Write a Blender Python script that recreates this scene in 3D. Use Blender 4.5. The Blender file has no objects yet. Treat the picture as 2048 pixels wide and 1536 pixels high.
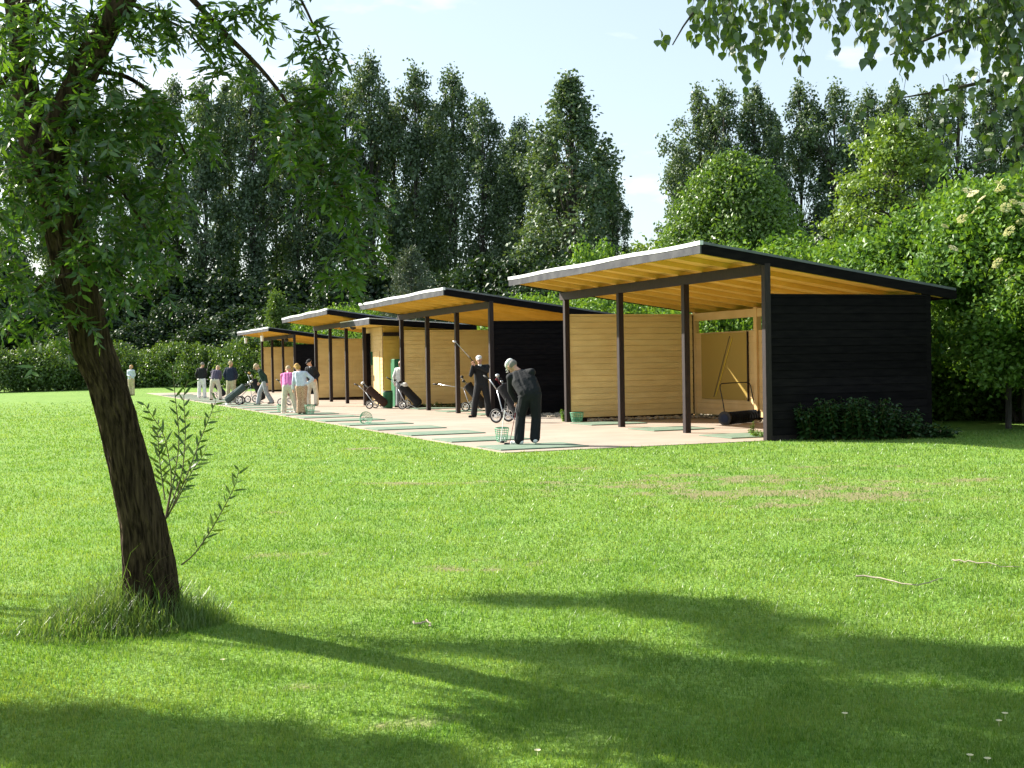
import bpy, math, random
import numpy as np
from mathutils import Matrix, Vector
S = bpy.context.scene
COL = S.collection
rng = np.random.default_rng(7)
random.seed(7)
# ---------------------------------------------------------------- camera
FPX, CAMH = 2480.0, 1.55            # focal length for a 2048 px wide frame, eye height
PITCH, ROLL = math.atan(43 / FPX), 0.017
cam = bpy.data.cameras.new('camera'); camo = bpy.data.objects.new('camera', cam); COL.objects.link(camo)
cam.sensor_width = 36; cam.lens = FPX / 2048 * 36; cam.clip_start = 0.1; cam.clip_end = 3000
CM = Matrix.Translation((0, 0, CAMH)) @ Matrix.Rotation(math.pi / 2 - PITCH, 4, 'X') @ Matrix.Rotation(-ROLL, 4, 'Z')
camo.matrix_world = CM
S.camera = camo
# ---------------------------------------------------------------- sun and sky
SUN_EL = math.radians(33)
SH = np.array([0.883, -0.469])       # direction shadows fall on the ground
K = 1 / math.tan(SUN_EL)
sd = Vector((-SH[0] * K, -SH[1] * K, 1)).normalized()
sun = bpy.data.lights.new('sun', 'SUN'); sun.energy = 5.0; sun.angle = math.radians(0.53); sun.color = (1, .94, .84)
suno = bpy.data.objects.new('sun', sun); COL.objects.link(suno)
suno.rotation_euler = sd.to_track_quat('Z', 'Y').to_euler()
W = bpy.data.worlds.new('World'); S.world = W; W.use_nodes = True
nt = W.node_tree; nt.nodes.clear()
sky = nt.nodes.new('ShaderNodeTexSky'); sky.sky_type = 'NISHITA'; sky.sun_disc = False
sky.sun_elevation = SUN_EL; sky.sun_rotation = math.atan2(sd.x, sd.y)
sky.air_density = 1.0; sky.dust_density = 1.6; sky.ozone_density = 1.2
bgn = nt.nodes.new('ShaderNodeBackground'); bgn.inputs[1].default_value = 0.070
wo = nt.nodes.new('ShaderNodeOutputWorld')
tc = nt.nodes.new('ShaderNodeTexCoord'); mp = nt.nodes.new('ShaderNodeMapping'); mp.inputs['Scale'].default_value = (3, 3, 9)
mp.inputs['Location'].default_value = (0.35, 0.2, 0.1)
nz = nt.nodes.new('ShaderNodeTexNoise'); nz.inputs['Scale'].default_value = 2.2; nz.inputs['Detail'].default_value = 7
rp = nt.nodes.new('ShaderNodeValToRGB'); rp.color_ramp.elements[0].position = .60; rp.color_ramp.elements[1].position = .8
mx = nt.nodes.new('ShaderNodeMix'); mx.data_type = 'RGBA'; mx.inputs[7].default_value = (9, 8.6, 8.8, 1)
ml = nt.nodes.new('ShaderNodeMath'); ml.operation = 'MULTIPLY'; ml.inputs[1].default_value = .75
L = nt.links
L.new(tc.outputs['Generated'], mp.inputs[0]); L.new(mp.outputs[0], nz.inputs[0]); L.new(nz.outputs[0], rp.inputs[0])
veil = nt.nodes.new('ShaderNodeMix'); veil.data_type = 'RGBA'; veil.inputs[0].default_value = .34; veil.inputs[7].default_value = (6.4, 7.3, 7.5, 1)   # thin high cloud
L.new(rp.outputs[0], ml.inputs[0]); L.new(ml.outputs[0], mx.inputs[0]); L.new(sky.outputs[0], veil.inputs[6]); L.new(veil.outputs[2], mx.inputs[6])
L.new(mx.outputs[2], bgn.inputs[0]); L.new(bgn.outputs[0], wo.inputs[0])
S.view_settings.view_transform = 'Standard'; S.view_settings.look = 'None'
S.view_settings.gamma = 1; S.view_settings.use_curve_mapping = False
S.view_settings.exposure = 1.50
S.cycles.max_bounces = 8; S.cycles.transparent_max_bounces = 6; S.cycles.diffuse_bounces = 4
S.cycles.sample_clamp_indirect = 6

# ---------------------------------------------------------------- measuring helpers
def ray(px, py):
    v = CM.to_3x3() @ Vector(((px - 1024) / FPX, -(py - 768) / FPX, -1))
    return v / v.y
def gp(px, py, z=0.0):
    """point of the horizontal plane z seen at a place of the photograph"""
    r = ray(px, py); t = (z - CAMH) / r.z
    return Vector((r.x * t, t, z))
def pp(px, py, d):
    """point at depth d"""
    r = ray(px, py); return Vector((r.x * d, d, CAMH + r.z * d))

# ---------------------------------------------------------------- numpy noise
_T = rng.random((64, 64))
def vnoise(x, y):
    xi = np.floor(x).astype(int); yi = np.floor(y).astype(int); fx = x - xi; fy = y - yi
    fx = fx * fx * (3 - 2 * fx); fy = fy * fy * (3 - 2 * fy)
    a = _T[xi % 64, yi % 64]; b = _T[(xi + 1) % 64, yi % 64]; c = _T[xi % 64, (yi + 1) % 64]; d = _T[(xi + 1) % 64, (yi + 1) % 64]
    return (a * (1 - fx) + b * fx) * (1 - fy) + (c * (1 - fx) + d * fx) * fy
def fbm(x, y, o=4):
    s = 0; a = .5
    for i in range(o):
        s = s + a * vnoise(x * 2 ** i + 7.3 * i, y * 2 ** i + 3.1 * i); a *= .5
    return s / (1 - .5 ** o)

# ---------------------------------------------------------------- mesh building
class MB:
    def __init__(s): s.V = []; s.F = []; s.n = 0; s.mi = []
    def add(s, V, Fs, m=0):
        V = np.asarray(V, float).reshape(-1, 3); s.V.append(V)
        for F in (Fs if isinstance(Fs, list) else [Fs]):
            F = np.asarray(F, int)
            if len(F): s.F.append(F + s.n); s.mi.append(m)
        s.n += len(V); return s
    def box(s, x0, x1, y0, y1, z0, z1, m=0, M=None):
        V = np.array([(x, y, z) for z in (z0, z1) for y in (y0, y1) for x in (x0, x1)], float)
        if M is not None: V = np.array([M @ Vector(v) for v in V])
        return s.add(V, np.array([(0, 2, 3, 1), (4, 5, 7, 6), (0, 1, 5, 4), (2, 6, 7, 3), (0, 4, 6, 2), (1, 3, 7, 5)]), m)
    def prism(s, quad, d, m=0):
        """quad of 4 points extruded by vector d"""
        q = np.array(quad, float); V = np.vstack([q, q + np.array(d, float)])
        n = len(q); F = [tuple(range(n))[::-1], tuple(range(n, 2 * n))]
        s.add(V, [np.array([f]) for f in F] + [np.array([(i, (i + 1) % n, n + (i + 1) % n, n + i) for i in range(n)])], m); return s
    def tube(s, P, R, k=8, m=0, cap=True):
        P = np.array(P, float); n = len(P); R = np.broadcast_to(np.array(R, float), (n,))
        T = np.gradient(P, axis=0); T /= np.linalg.norm(T, axis=1)[:, None] + 1e-9
        up = np.array([0, 0, 1.]) if abs(T[0][2]) < .9 else np.array([0, 1., 0])
        V = np.zeros((n, k, 3)); a = np.arange(k) / k * 2 * math.pi; b = np.cross(T[0], up); b /= np.linalg.norm(b)
        for i in range(n):
            b = b - T[i] * (b @ T[i]); b /= np.linalg.norm(b) + 1e-9; c = np.cross(T[i], b)
            V[i] = P[i] + R[i] * (np.cos(a)[:, None] * b + np.sin(a)[:, None] * c)
        i, j = np.meshgrid(np.arange(n - 1), np.arange(k), indexing='ij'); j2 = (j + 1) % k
        F = np.stack([i * k + j, i * k + j2, (i + 1) * k + j2, (i + 1) * k + j], -1).reshape(-1, 4)
        Fs = [F]
        if cap: Fs += [np.arange(k)[::-1].reshape(1, k), (np.arange(k) + (n - 1) * k).reshape(1, k)]
        return s.add(V.reshape(-1, 3), Fs, m)
    def cap(s, a, b, ra, rb, k=10, m=0):
        """tapered capsule"""
        a = np.array(a, float); b = np.array(b, float); d = b - a; l = np.linalg.norm(d)
        d = d / l if l > 1e-6 else np.array([0, 0, 1.])
        P = []; R = []
        for t in (-.98, -.8, -.45, 0): P.append(a + d * ra * t); R.append(ra * math.sqrt(max(1 - t * t, .002)))
        for t in (0, .45, .8, .98): P.append(b + d * rb * t); R.append(rb * math.sqrt(max(1 - t * t, .002)))
        P = np.array(P); up = np.array([0, 0, 1.]) if abs(d[2]) < .9 else np.array([0, 1., 0])
        u = np.cross(d, up); u /= np.linalg.norm(u); w = np.cross(d, u); an = np.arange(k) / k * 2 * math.pi
        V = P[:, None] + np.array(R)[:, None, None] * (np.cos(an)[None, :, None] * u + np.sin(an)[None, :, None] * w)
        n = len(P); i, j = np.meshgrid(np.arange(n - 1), np.arange(k), indexing='ij'); j2 = (j + 1) % k
        F = np.stack([i * k + j, i * k + j2, (i + 1) * k + j2, (i + 1) * k + j], -1).reshape(-1, 4)
        return s.add(V.reshape(-1, 3), [F, np.arange(k)[::-1].reshape(1, k), (np.arange(k) + (n - 1) * k).reshape(1, k)], m)
    def ell(s, c, r, k=14, m=0, M=None):
        r = np.broadcast_to(np.array(r, float), (3,)); n = k // 2 + 1
        th = np.linspace(.02, math.pi - .02, n); ph = np.arange(k) / k * 2 * math.pi
        V = np.stack([np.sin(th)[:, None] * np.cos(ph), np.sin(th)[:, None] * np.sin(ph), np.cos(th)[:, None] + 0 * ph], -1) * r
        V = V.reshape(-1, 3)
        if M is not None: V = V @ np.array(M.to_3x3()).T
        V = V + np.array(c, float)
        i, j = np.meshgrid(np.arange(n - 1), np.arange(k), indexing='ij'); j2 = (j + 1) % k
        F = np.stack([i * k + j, (i + 1) * k + j, (i + 1) * k + j2, i * k + j2], -1).reshape(-1, 4)
        return s.add(V, [F, np.arange(k).reshape(1, k), (np.arange(k) + (n - 1) * k)[::-1].reshape(1, k)], m)
    def build(s, name, mats, parent=None, smooth=False, bevel=0):
        V = np.concatenate(s.V); me = bpy.data.meshes.new(name)
        me.vertices.add(len(V)); me.vertices.foreach_set('co', V.astype(np.float32).ravel())
        lt = np.concatenate([np.full(len(F), F.shape[1]) for F in s.F]); li = np.concatenate([F.ravel() for F in s.F])
        mi = np.concatenate([np.full(len(F), m) for F, m in zip(s.F, s.mi)])
        me.loops.add(len(li)); me.loops.foreach_set('vertex_index', li.astype(np.int32))
        me.polygons.add(len(lt)); ls = np.concatenate([[0], np.cumsum(lt)[:-1]])
        me.polygons.foreach_set('loop_start', ls.astype(np.int32)); me.polygons.foreach_set('loop_total', lt.astype(np.int32))
        me.polygons.foreach_set('material_index', mi.astype(np.int32))
        me.polygons.foreach_set('use_smooth', np.full(len(lt), bool(smooth)))
        for m in (mats if isinstance(mats, list) else [mats]): me.materials.append(m)
        me.update(calc_edges=True); me.validate()
        o = bpy.data.objects.new(name, me); COL.objects.link(o); o.parent = parent
        if bevel:
            b = o.modifiers.new('bevel', 'BEVEL'); b.width = bevel; b.segments = 1; b.limit_method = 'ANGLE'
        return o
def thing(name, label, cat, loc=(0, 0, 0), rz=0, group=None):
    o = bpy.data.objects.new(name, None); COL.objects.link(o); o.location = loc; o.rotation_euler = (0, 0, rz)
    o.empty_display_size = .2
    return tag(o, label, cat, group)
def tag(o, label=None, cat=None, group=None, kind=None):
    if label: o['label'] = label
    if cat: o['category'] = cat
    if group: o['group'] = group
    if kind: o['kind'] = kind
    return o
def copy_tree(o, parent=None):
    c = o.copy(); COL.objects.link(c)
    if parent is not None: c.parent = parent
    for ch in list(o.children): copy_tree(ch, c)
    return c

# ---------------------------------------------------------------- materials
def mat(name, c1, c2=None, scale=4, rough=.7, bump=0, bscale=60, metallic=0, spec=.3, stretch=(1, 1, 1), detail=4, lo=.35, hi=.65):
    m = bpy.data.materials.new(name); m.use_nodes = True; n = m.node_tree; b = n.nodes['Principled BSDF']; l = n.links
    b.inputs['Roughness'].default_value = rough; b.inputs['Metallic'].default_value = metallic
    b.inputs['Specular IOR Level'].default_value = spec; b.inputs['Base Color'].default_value = (*c1, 1)
    t = n.nodes.new('ShaderNodeTexCoord'); mpp = n.nodes.new('ShaderNodeMapping'); mpp.inputs['Scale'].default_value = stretch
    l.new(t.outputs['Object'], mpp.inputs[0])
    if c2 is not None:
        z = n.nodes.new('ShaderNodeTexNoise'); z.inputs['Scale'].default_value = scale; z.inputs['Detail'].default_value = detail
        r = n.nodes.new('ShaderNodeValToRGB'); r.color_ramp.elements[0].position = lo; r.color_ramp.elements[1].position = hi
        r.color_ramp.elements[0].color = (*c1, 1); r.color_ramp.elements[1].color = (*c2, 1)
        l.new(mpp.outputs[0], z.inputs[0]); l.new(z.outputs[0], r.inputs[0]); l.new(r.outputs[0], b.inputs['Base Color'])
    if bump:
        z = n.nodes.new('ShaderNodeTexNoise'); z.inputs['Scale'].default_value = bscale; z.inputs['Detail'].default_value = 5
        bp = n.nodes.new('ShaderNodeBump'); bp.inputs['Strength'].default_value = bump; bp.inputs['Distance'].default_value = .25 / (bscale * max(stretch))
        l.new(mpp.outputs[0], z.inputs[0]); l.new(z.outputs[0], bp.inputs['Height']); l.new(bp.outputs[0], b.inputs['Normal'])
    return m
def leafmat(name, c1, c2, trans=.35, gloss=.06, grough=.35, tcol=None, patch=None):
    """thin leaf: diffuse, light through it and a waxy sheen; hue varies from leaf to leaf"""
    m = bpy.data.materials.new(name); m.use_nodes = True; n = m.node_tree; n.nodes.clear(); l = n.links
    g = n.nodes.new('ShaderNodeNewGeometry'); r = n.nodes.new('ShaderNodeValToRGB')
    r.color_ramp.elements[0].color = (*c1, 1); r.color_ramp.elements[1].color = (*c2, 1)
    l.new(g.outputs['Random Per Island'], r.inputs[0])
    out = r.outputs[0]
    if patch:
        tc_ = n.nodes.new('ShaderNodeTexCoord')
        for c3, sc, p0, p1 in patch:
            z = n.nodes.new('ShaderNodeTexNoise'); z.inputs['Scale'].default_value = sc; z.inputs['Detail'].default_value = 5; l.new(tc_.outputs['Object'], z.inputs[0])
            rr = n.nodes.new('ShaderNodeMapRange'); rr.inputs[1].default_value = p0; rr.inputs[2].default_value = p1; l.new(z.outputs[0], rr.inputs[0])
            q = n.nodes.new('ShaderNodeMix'); q.data_type = 'RGBA'; q.blend_type = 'MULTIPLY'; q.inputs[7].default_value = (*c3, 1); l.new(rr.outputs[0], q.inputs[0]); l.new(out, q.inputs[6]); out = q.outputs[2]
    d = n.nodes.new('ShaderNodeBsdfDiffuse'); t = n.nodes.new('ShaderNodeBsdfTranslucent'); gl = n.nodes.new('ShaderNodeBsdfGlossy')
    gl.inputs['Roughness'].default_value = grough
    l.new(out, d.inputs[0])
    mm = n.nodes.new('ShaderNodeMix'); mm.data_type = 'RGBA'; mm.blend_type = 'MULTIPLY'; mm.inputs[0].default_value = 1
    mm.inputs[7].default_value = (*(tcol or (1.5, 1.35, .4)), 1); l.new(out, mm.inputs[6]); l.new(mm.outputs[2], t.inputs[0])
    a = n.nodes.new('ShaderNodeMixShader'); a.inputs[0].default_value = trans; l.new(d.outputs[0], a.inputs[1]); l.new(t.outputs[0], a.inputs[2])
    b = n.nodes.new('ShaderNodeMixShader'); b.inputs[0].default_value = gloss; l.new(a.outputs[0], b.inputs[1]); l.new(gl.outputs[0], b.inputs[2])
    o = n.nodes.new('ShaderNodeOutputMaterial'); l.new(b.outputs[0], o.inputs[0]); return m
M = {}
M['yellow'] = mat('yellow_paint', (.86, .69, .34), (.78, .60, .28), 1.6, .75, .25, 25, stretch=(1, 1, 3))
M['cream'] = mat('cream_paint', (.72, .50, .24), (.66, .44, .19), 2.5, .75, .2, 25)
M['soffit'] = mat('ochre_paint', (.82, .55, .13), (.72, .46, .09), 2, .75, .25, 30)
M['black'] = mat('black_stain', (.008, .007, .0085), (.014, .012, .013), 3, .85, .3, 20, spec=.05, stretch=(1, 1, 5))
M['brown'] = mat('dark_brown_stain', (.015, .009, .009), (.028, .018, .018), 5, .65, .4, 25, stretch=(6, 6, 1))
M['fascia'] = mat('weathered_grey_board', (.06, .06, .068), (.095, .095, .10), 3, .85, .3, 20, spec=.08)
M['metal'] = mat('zinc_flashing', (.74, .75, .76), (.62, .64, .66), 6, .45, .1, 10, spec=.5)
M['felt'] = mat('roof_felt', (.10, .11, .13), (.15, .16, .18), 3, .8, .4, 60)
M['concrete'] = mat('pinkish_concrete', (.40, .325, .26), (.32, .26, .205), 1.2, .9, .35, 90, lo=.3, hi=.72, detail=8)
M['mat'] = mat('green_turf_mat', (.12, .19, .13), (.18, .235, .175), 3, .95, .6, 150)
M['rubber'] = mat('black_rubber', (.015, .015, .017), (.03, .03, .03), 20, .6)
M['steel'] = mat('grey_steel', (.55, .56, .58), None, rough=.3, metallic=.8)
M['white'] = mat('white_plastic', (.78, .78, .76), None, rough=.4)
M['skin'] = mat('skin', (.55, .30, .21), (.62, .36, .26), 12, .55)
M['dark'] = mat('dark_feature', (.03, .02, .02), None, rough=.4)
def cloth(name, c, v=.75): return mat(name, c, tuple(x * v for x in c), 9, .85, .5, 14, detail=3)
for nme, c in dict(blk=(.016, .017, .02), navy=(.018, .028, .06), dgreen=(.02, .045, .035), greyvio=(.10, .085, .13), char=(.009, .011, .014), pink=(.80, .22, .52),
                   paleb=(.62, .68, .78), creamt=(.66, .62, .52), khaki=(.50, .46, .32), greyt=(.36, .37, .40), whitec=(.82, .82, .80), beige=(.62, .50, .36), brownb=(.05, .025, .018),
                   redb=(.16, .015, .025), greyb=(.06, .09, .09), gold=(.55, .33, .10), fair=(.55, .42, .27), grey=(.22, .20, .19), bwn=(.06, .03, .018), teal=(.35, .55, .50)).items():
    M[nme] = cloth(nme + '_cloth', c)
M['pattern'] = mat('patterned_cloth', (.60, .42, .28), (.34, .20, .13), 40, .85, .4, 14, detail=2, lo=.45, hi=.55)
M['bark'] = mat('furrowed_bark', (.016, .010, .007), (.085, .058, .036), 8, .95, 1.0, 12, spec=.1, stretch=(6, 6, .28), detail=8)
for n_ in M['bark'].node_tree.nodes:
    if n_.type == 'BUMP': n_.inputs['Distance'].default_value = .012
M['bark_far'] = mat('grey_bark', (.05, .045, .04), (.10, .09, .08), 6, .95, .6, 12, spec=.1, stretch=(2, 2, .4))
M['twig'] = mat('green_twig', (.10, .12, .04), (.14, .10, .05), 8, .7)
M['bintop'] = mat('green_metal', (.02, .12, .05), (.03, .15, .07), 6, .5)
M['wire'] = mat('green_wire', (.10, .36, .20), (.14, .42, .25), 6, .5)
M['stone'] = mat('pebble', (.42, .36, .27), (.25, .22, .17), 3, .85, .3, 30)
M['grass'] = leafmat('grass_blade', (.094, .205, .026), (.255, .335, .085), .45, .03, .4, (1.3, 1.3, .5), [((.62, .78, .6), .9, .42, .62), ((1.25, 1.04, 1.1), .45, .5, .68), ((.75, .85, .7), 7, .5, .7)])
M['drygrass'] = leafmat('long_grass_blade', (.075, .17, .026), (.21, .28, .08), .45, .04, .4, (1.2, 1.2, .6))
M['willow'] = leafmat('willow_leaf', (.022, .066, .012), (.085, .165, .032), .38, .06, .32, (1.7, 1.6, .35))
M['birch'] = leafmat('birch_leaf', (.030, .070, .016), (.095, .155, .036), .33, .06, .34, (1.5, 1.4, .4))
M['poplar'] = leafmat('poplar_leaf', (.042, .088, .044), (.115, .175, .088), .27, .06, .5)
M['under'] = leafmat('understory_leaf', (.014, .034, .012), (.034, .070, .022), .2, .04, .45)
M['hedge'] = leafmat('hedge_leaf', (.05, .11, .02), (.11, .18, .04), .3, .05, .4)
M['bright'] = leafmat('bright_shrub_leaf', (.060, .145, .024), (.165, .275, .055), .38, .022, .42, (1.4, 1.3, .4))
M['lime'] = leafmat('lime_tree_leaf', (.10, .18, .03), (.20, .28, .06), .35, .05, .4, (1.3, 1.3, .4))
M['conifer'] = leafmat('conifer_needle', (.06, .09, .06), (.10, .13, .09), .1, .04, .5)
M['elder'] = leafmat('elder_flower', (.75, .70, .42), (.85, .82, .6), .3, .02, .5, (1, 1, .8))
M['weed'] = leafmat('nettle_leaf', (.015, .048, .013), (.035, .085, .02), .25, .05, .4)
M['midgreen'] = leafmat('mid_green_leaf', (.05, .125, .022), (.14, .25, .05), .38, .022, .42, (1.4, 1.3, .4))
M['dome'] = leafmat('round_tree_leaf', (.06, .13, .026), (.145, .23, .05), .34, .05, .42, (1.3, 1.3, .4))

def board_tint(m, v):
    """every board or slab a little lighter or darker than its neighbours"""
    n = m.node_tree; b = n.nodes['Principled BSDF']; l = n.links; src = b.inputs['Base Color'].links[0].from_socket
    g = n.nodes.new('ShaderNodeNewGeometry'); r = n.nodes.new('ShaderNodeMapRange'); r.inputs[3].default_value = 1 - v; r.inputs[4].default_value = 1
    q = n.nodes.new('ShaderNodeMix'); q.data_type = 'RGBA'; q.blend_type = 'MULTIPLY'; q.inputs[0].default_value = 1
    l.new(g.outputs['Random Per Island'], r.inputs[0]); l.new(r.outputs[0], q.inputs[7]); l.new(src, q.inputs[6]); l.new(q.outputs[2], b.inputs['Base Color'])
for k_, v_ in (('yellow', .13), ('cream', .12), ('soffit', .12), ('black', .4), ('concrete', .12), ('brown', .25), ('mat', .2)): board_tint(M[k_], v_)
# ================================================================ the pad's axes
TH = math.radians(21.95)
AX = Vector((math.cos(TH), math.sin(TH), 0)); AL = Vector((-math.sin(TH), math.cos(TH), 0))   # across, along the tee line
P0 = gp(1536, 882)
def pad(t, l, z=0): return P0 + AX * t + AL * l + Vector((0, 0, z))
# ================================================================ lawn
def height(x, y):
    h = 0.55 * np.exp(-(((x + 20) / 9) ** 2 + ((y - 92) / 7) ** 2)) + .25 * np.exp(-(((x + 45) / 12) ** 2 + ((y - 100) / 9) ** 2))
    return h + .04 * (fbm(x * .13, y * .13) - .5) * np.clip((y - 2) / 10, 0, 1)*0
def bare(x, y):
    """worn places: (photo x, photo y, metres across, metres deep, strength)"""
    b = np.zeros_like(x)
    n = fbm(x * 2.1 + 3, y * 2.1 + 9, 5); n2 = fbm(x * 7 + 1, y * 7, 3)
    for px, py, rx, ry, s in [(1380, 962, 2.6, 1.3, .85), (1600, 985, 2.6, 1.4, .95), (1530, 1010, .7, .35, 1.2), (1640, 935, 1.6, .6, .7), (950, 965, 1.9, .35, .75),
                              (730, 968, 1.0, .3, .7), (725, 897, .35, .3, 1.5), (1010, 1125, .8, .35, .75), (930, 1140, .35, .15, 1.2), (550, 1025, .16, .1, 1.5),
                              (720, 1115, .22, .1, 1.2), (640, 1370, .3, .1, .62), (800, 1445, .35, .12, .62), (1700, 1040, 1.4, .4, .5), (1920, 960, 1.6, .6, .6), (410, 835, 1.3, 1.6, .7), (1240, 935, 2.5, .6, .6), (560, 1110, .5, .2, .6)]:
        c = gp(px, py); d = ((x - c.x) / rx) ** 2 + ((y - c.y) / ry) ** 2
        b = np.maximum(b, s * np.exp(-d * 1.1))
    return np.clip((b * (1.9 * n - .1) - .40) * 2.6 + (n2 - .5) * 3.2 * (b > .2), 0, 1) * .8
ys = np.concatenate([np.linspace(-60, 3, 14), np.linspace(3.4, 26, 240), np.geomspace(26.3, 900, 110)])
us = np.linspace(-1, 1, 301)
X = us[None, :] ** 1 * (np.maximum(ys, 3)[:, None] * .62 + 3) ; X = X * np.where(np.abs(us)[None, :] > .93, 1 + (np.abs(us)[None, :] - .93) * 60, 1)
Y = np.repeat(ys[:, None], len(us), 1); Z = height(X, Y)
n0, n1 = X.shape; i, j = np.meshgrid(np.arange(n0 - 1), np.arange(n1 - 1), indexing='ij')
F = np.stack([i * n1 + j, i * n1 + j + 1, (i + 1) * n1 + j + 1, (i + 1) * n1 + j], -1).reshape(-1, 4)
gm = bpy.data.materials.new('mown_lawn'); gm.use_nodes = True; n = gm.node_tree; l = n.links; b = n.nodes['Principled BSDF']
b.inputs['Roughness'].default_value = .9; b.inputs['Specular IOR Level'].default_value = .15
t = n.nodes.new('ShaderNodeTexCoord')
def noise(sc, det, src=None, st=(1, 1, 1)):
    mpn = n.nodes.new('ShaderNodeMapping'); mpn.inputs['Scale'].default_value = st; l.new(t.outputs['Object'], mpn.inputs[0])
    z = n.nodes.new('ShaderNodeTexNoise'); z.inputs['Scale'].default_value = sc; z.inputs['Detail'].default_value = det; l.new(mpn.outputs[0], z.inputs[0]); return z
def ramp(src, a, c, p0=.35, p1=.65):
    r = n.nodes.new('ShaderNodeValToRGB'); r.color_ramp.elements[0].position = p0; r.color_ramp.elements[1].position = p1
    r.color_ramp.elements[0].color = (*a, 1); r.color_ramp.elements[1].color = (*c, 1); l.new(src, r.inputs[0]); return r
def mixc(f, a, c, bl='MIX', fac=None):
    m_ = n.nodes.new('ShaderNodeMix'); m_.data_type = 'RGBA'; m_.blend_type = bl
    if fac is None: l.new(f, m_.inputs[0])
    else: m_.inputs[0].default_value = fac
    l.new(a, m_.inputs[6]); l.new(c, m_.inputs[7]); return m_
big = noise(.22, 4); mid = noise(1.5, 6); fin = noise(30, 8); blotch = noise(6, 6)
c1 = ramp(big.outputs[0], (.13, .25, .042), (.178, .32, .055)); c2 = ramp(mid.outputs[0], (.11, .23, .036), (.25, .35, .085), .3, .72)
cc = mixc(None, c1.outputs[0], c2.outputs[0], fac=.55)
c3 = ramp(fin.outputs[0], (.42, .5, .35), (1.45, 1.38, 1.3), .3, .7); cc = mixc(None, cc.outputs[2], c3.outputs[0], 'MULTIPLY', .75)
at = n.nodes.new('ShaderNodeAttribute'); at.attribute_name = 'bare'
dirt = ramp(fin.outputs[0], (.15, .125, .06), (.28, .22, .13))
cc = mixc(at.outputs['Fac'], cc.outputs[2], dirt.outputs[0])
l.new(cc.outputs[2], b.inputs['Base Color'])
bp = n.nodes.new('ShaderNodeBump'); bp.inputs['Strength'].default_value = .9; bp.inputs['Distance'].default_value = .04; l.new(fin.outputs[0], bp.inputs['Height']); l.new(bp.outputs[0], b.inputs['Normal'])
lawn = MB().add(np.stack([X, Y, Z], -1).reshape(-1, 3), F).build('lawn', gm, smooth=True)
av = lawn.data.attributes.new('bare', 'FLOAT', 'POINT'); bv = bare(X, Y); av.data.foreach_set('value', bv.astype(np.float32).ravel())
tag(lawn, kind='structure')
# ---- mown grass blades
def inpad(x, y):
    dx = x - P0.x; dy = y - P0.y; tt = dx * AX.x + dy * AX.y; ll = dx * AL.x + dy * AL.y
    return (tt > -5.33) & (ll > -.02) & (tt < 9)
def blades(y0, y1, N):
    u = rng.random(N); y = (y0 ** -.4 + u * (y1 ** -.4 - y0 ** -.4)) ** -2.5; x = (rng.random(N) - .5) * .90 * y
    cl = fbm(x * 3, y * 3, 4); k = (~inpad(x, y)) & (bare(x, y) < .15 + .85 * rng.random(N)) & (rng.random(N) < .45 + .9 * cl) & (rng.random(N) < (62 - y) / 25); x, y = x[k], y[k]; N = len(x)
    h = .020 + .0006 * y; w = .00075 * y + .0006
    hh = h * (.55 + .7 * rng.random(N)) * (.6 + .8 * fbm(x * 5, y * 5, 3)); a = rng.random(N) * 6.283; le = (rng.random(N) * .75 + .12) * hh; la = rng.random(N) * 6.283
    sx, sy = np.cos(a) * w / 2, np.sin(a) * w / 2; z0 = height(x, y)
    v0 = np.stack([x - sx, y - sy, z0 - .002], -1); v1 = np.stack([x + sx, y + sy, z0 - .002], -1)
    v2 = np.stack([x + np.cos(la) * le, y + np.sin(la) * le, z0 + hh], -1)
    return np.stack([v0, v1, v2], 1).reshape(-1, 3)
Vb = blades(4.2, 62, 560000)
tag(MB().add(Vb, np.arange(len(Vb)).reshape(-1, 3)).build('grass', M['grass']), 'short mown grass of the practice ground', 'grass', kind='stuff')
# ---- tall grass round the willow
def tuft(cx, cy, r, N, hmin, hmax, w, name, label, dx=0):
    rr = r * np.sqrt(rng.random(N)); a = rng.random(N) * 6.283; x = cx + rr * np.cos(a) + dx * rr; y = cy + rr * np.sin(a) * .8
    h = (hmin + (hmax - hmin) * rng.random(N) ** 2.2) * (1.15 - rr / r * .95); d = rng.random(N) * 6.283; le = h * (.15 + .6 * rng.random(N))
    mb = MB(); P = []
    for q, ww in ((0, 1), (.4, .9), (.75, .6), (1, .12)):
        px_ = x + np.cos(d) * le * q ** 2; py_ = y + np.sin(d) * le * q ** 2; pz = h * (q - .25 * q ** 3)
        P.append((px_ - np.sin(d) * w / 2 * ww, py_ + np.cos(d) * w / 2 * ww, pz)); P.append((px_ + np.sin(d) * w / 2 * ww, py_ - np.cos(d) * w / 2 * ww, pz))
    V = np.stack([np.stack(p, -1) for p in P], 1); b0 = np.arange(N)[:, None] * 8
    F = np.concatenate([b0 + np.array([k, k + 1, k + 3, k + 2]) for k in (0, 2, 4)])
    return tag(mb.add(V.reshape(-1, 3), F).build(name, M['drygrass']), label, 'grass', kind='stuff')
tb = gp(305, 1238)
tuft(tb.x - .10, tb.y - .08, .60, 6500, .05, .56, .0042, 'long_grass', 'long uncut grass with pale stalks round the foot of the willow')
tuft(tb.x - .25, tb.y - .3, .55, 3600, .04, .26, .005, 'long_grass', 'long uncut grass with pale stalks round the foot of the willow')
tuft(tb.x - .10, tb.y - .2, .42, 170, .5, .78, .004, 'long_grass', 'long uncut grass with pale stalks round the foot of the willow')
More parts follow.
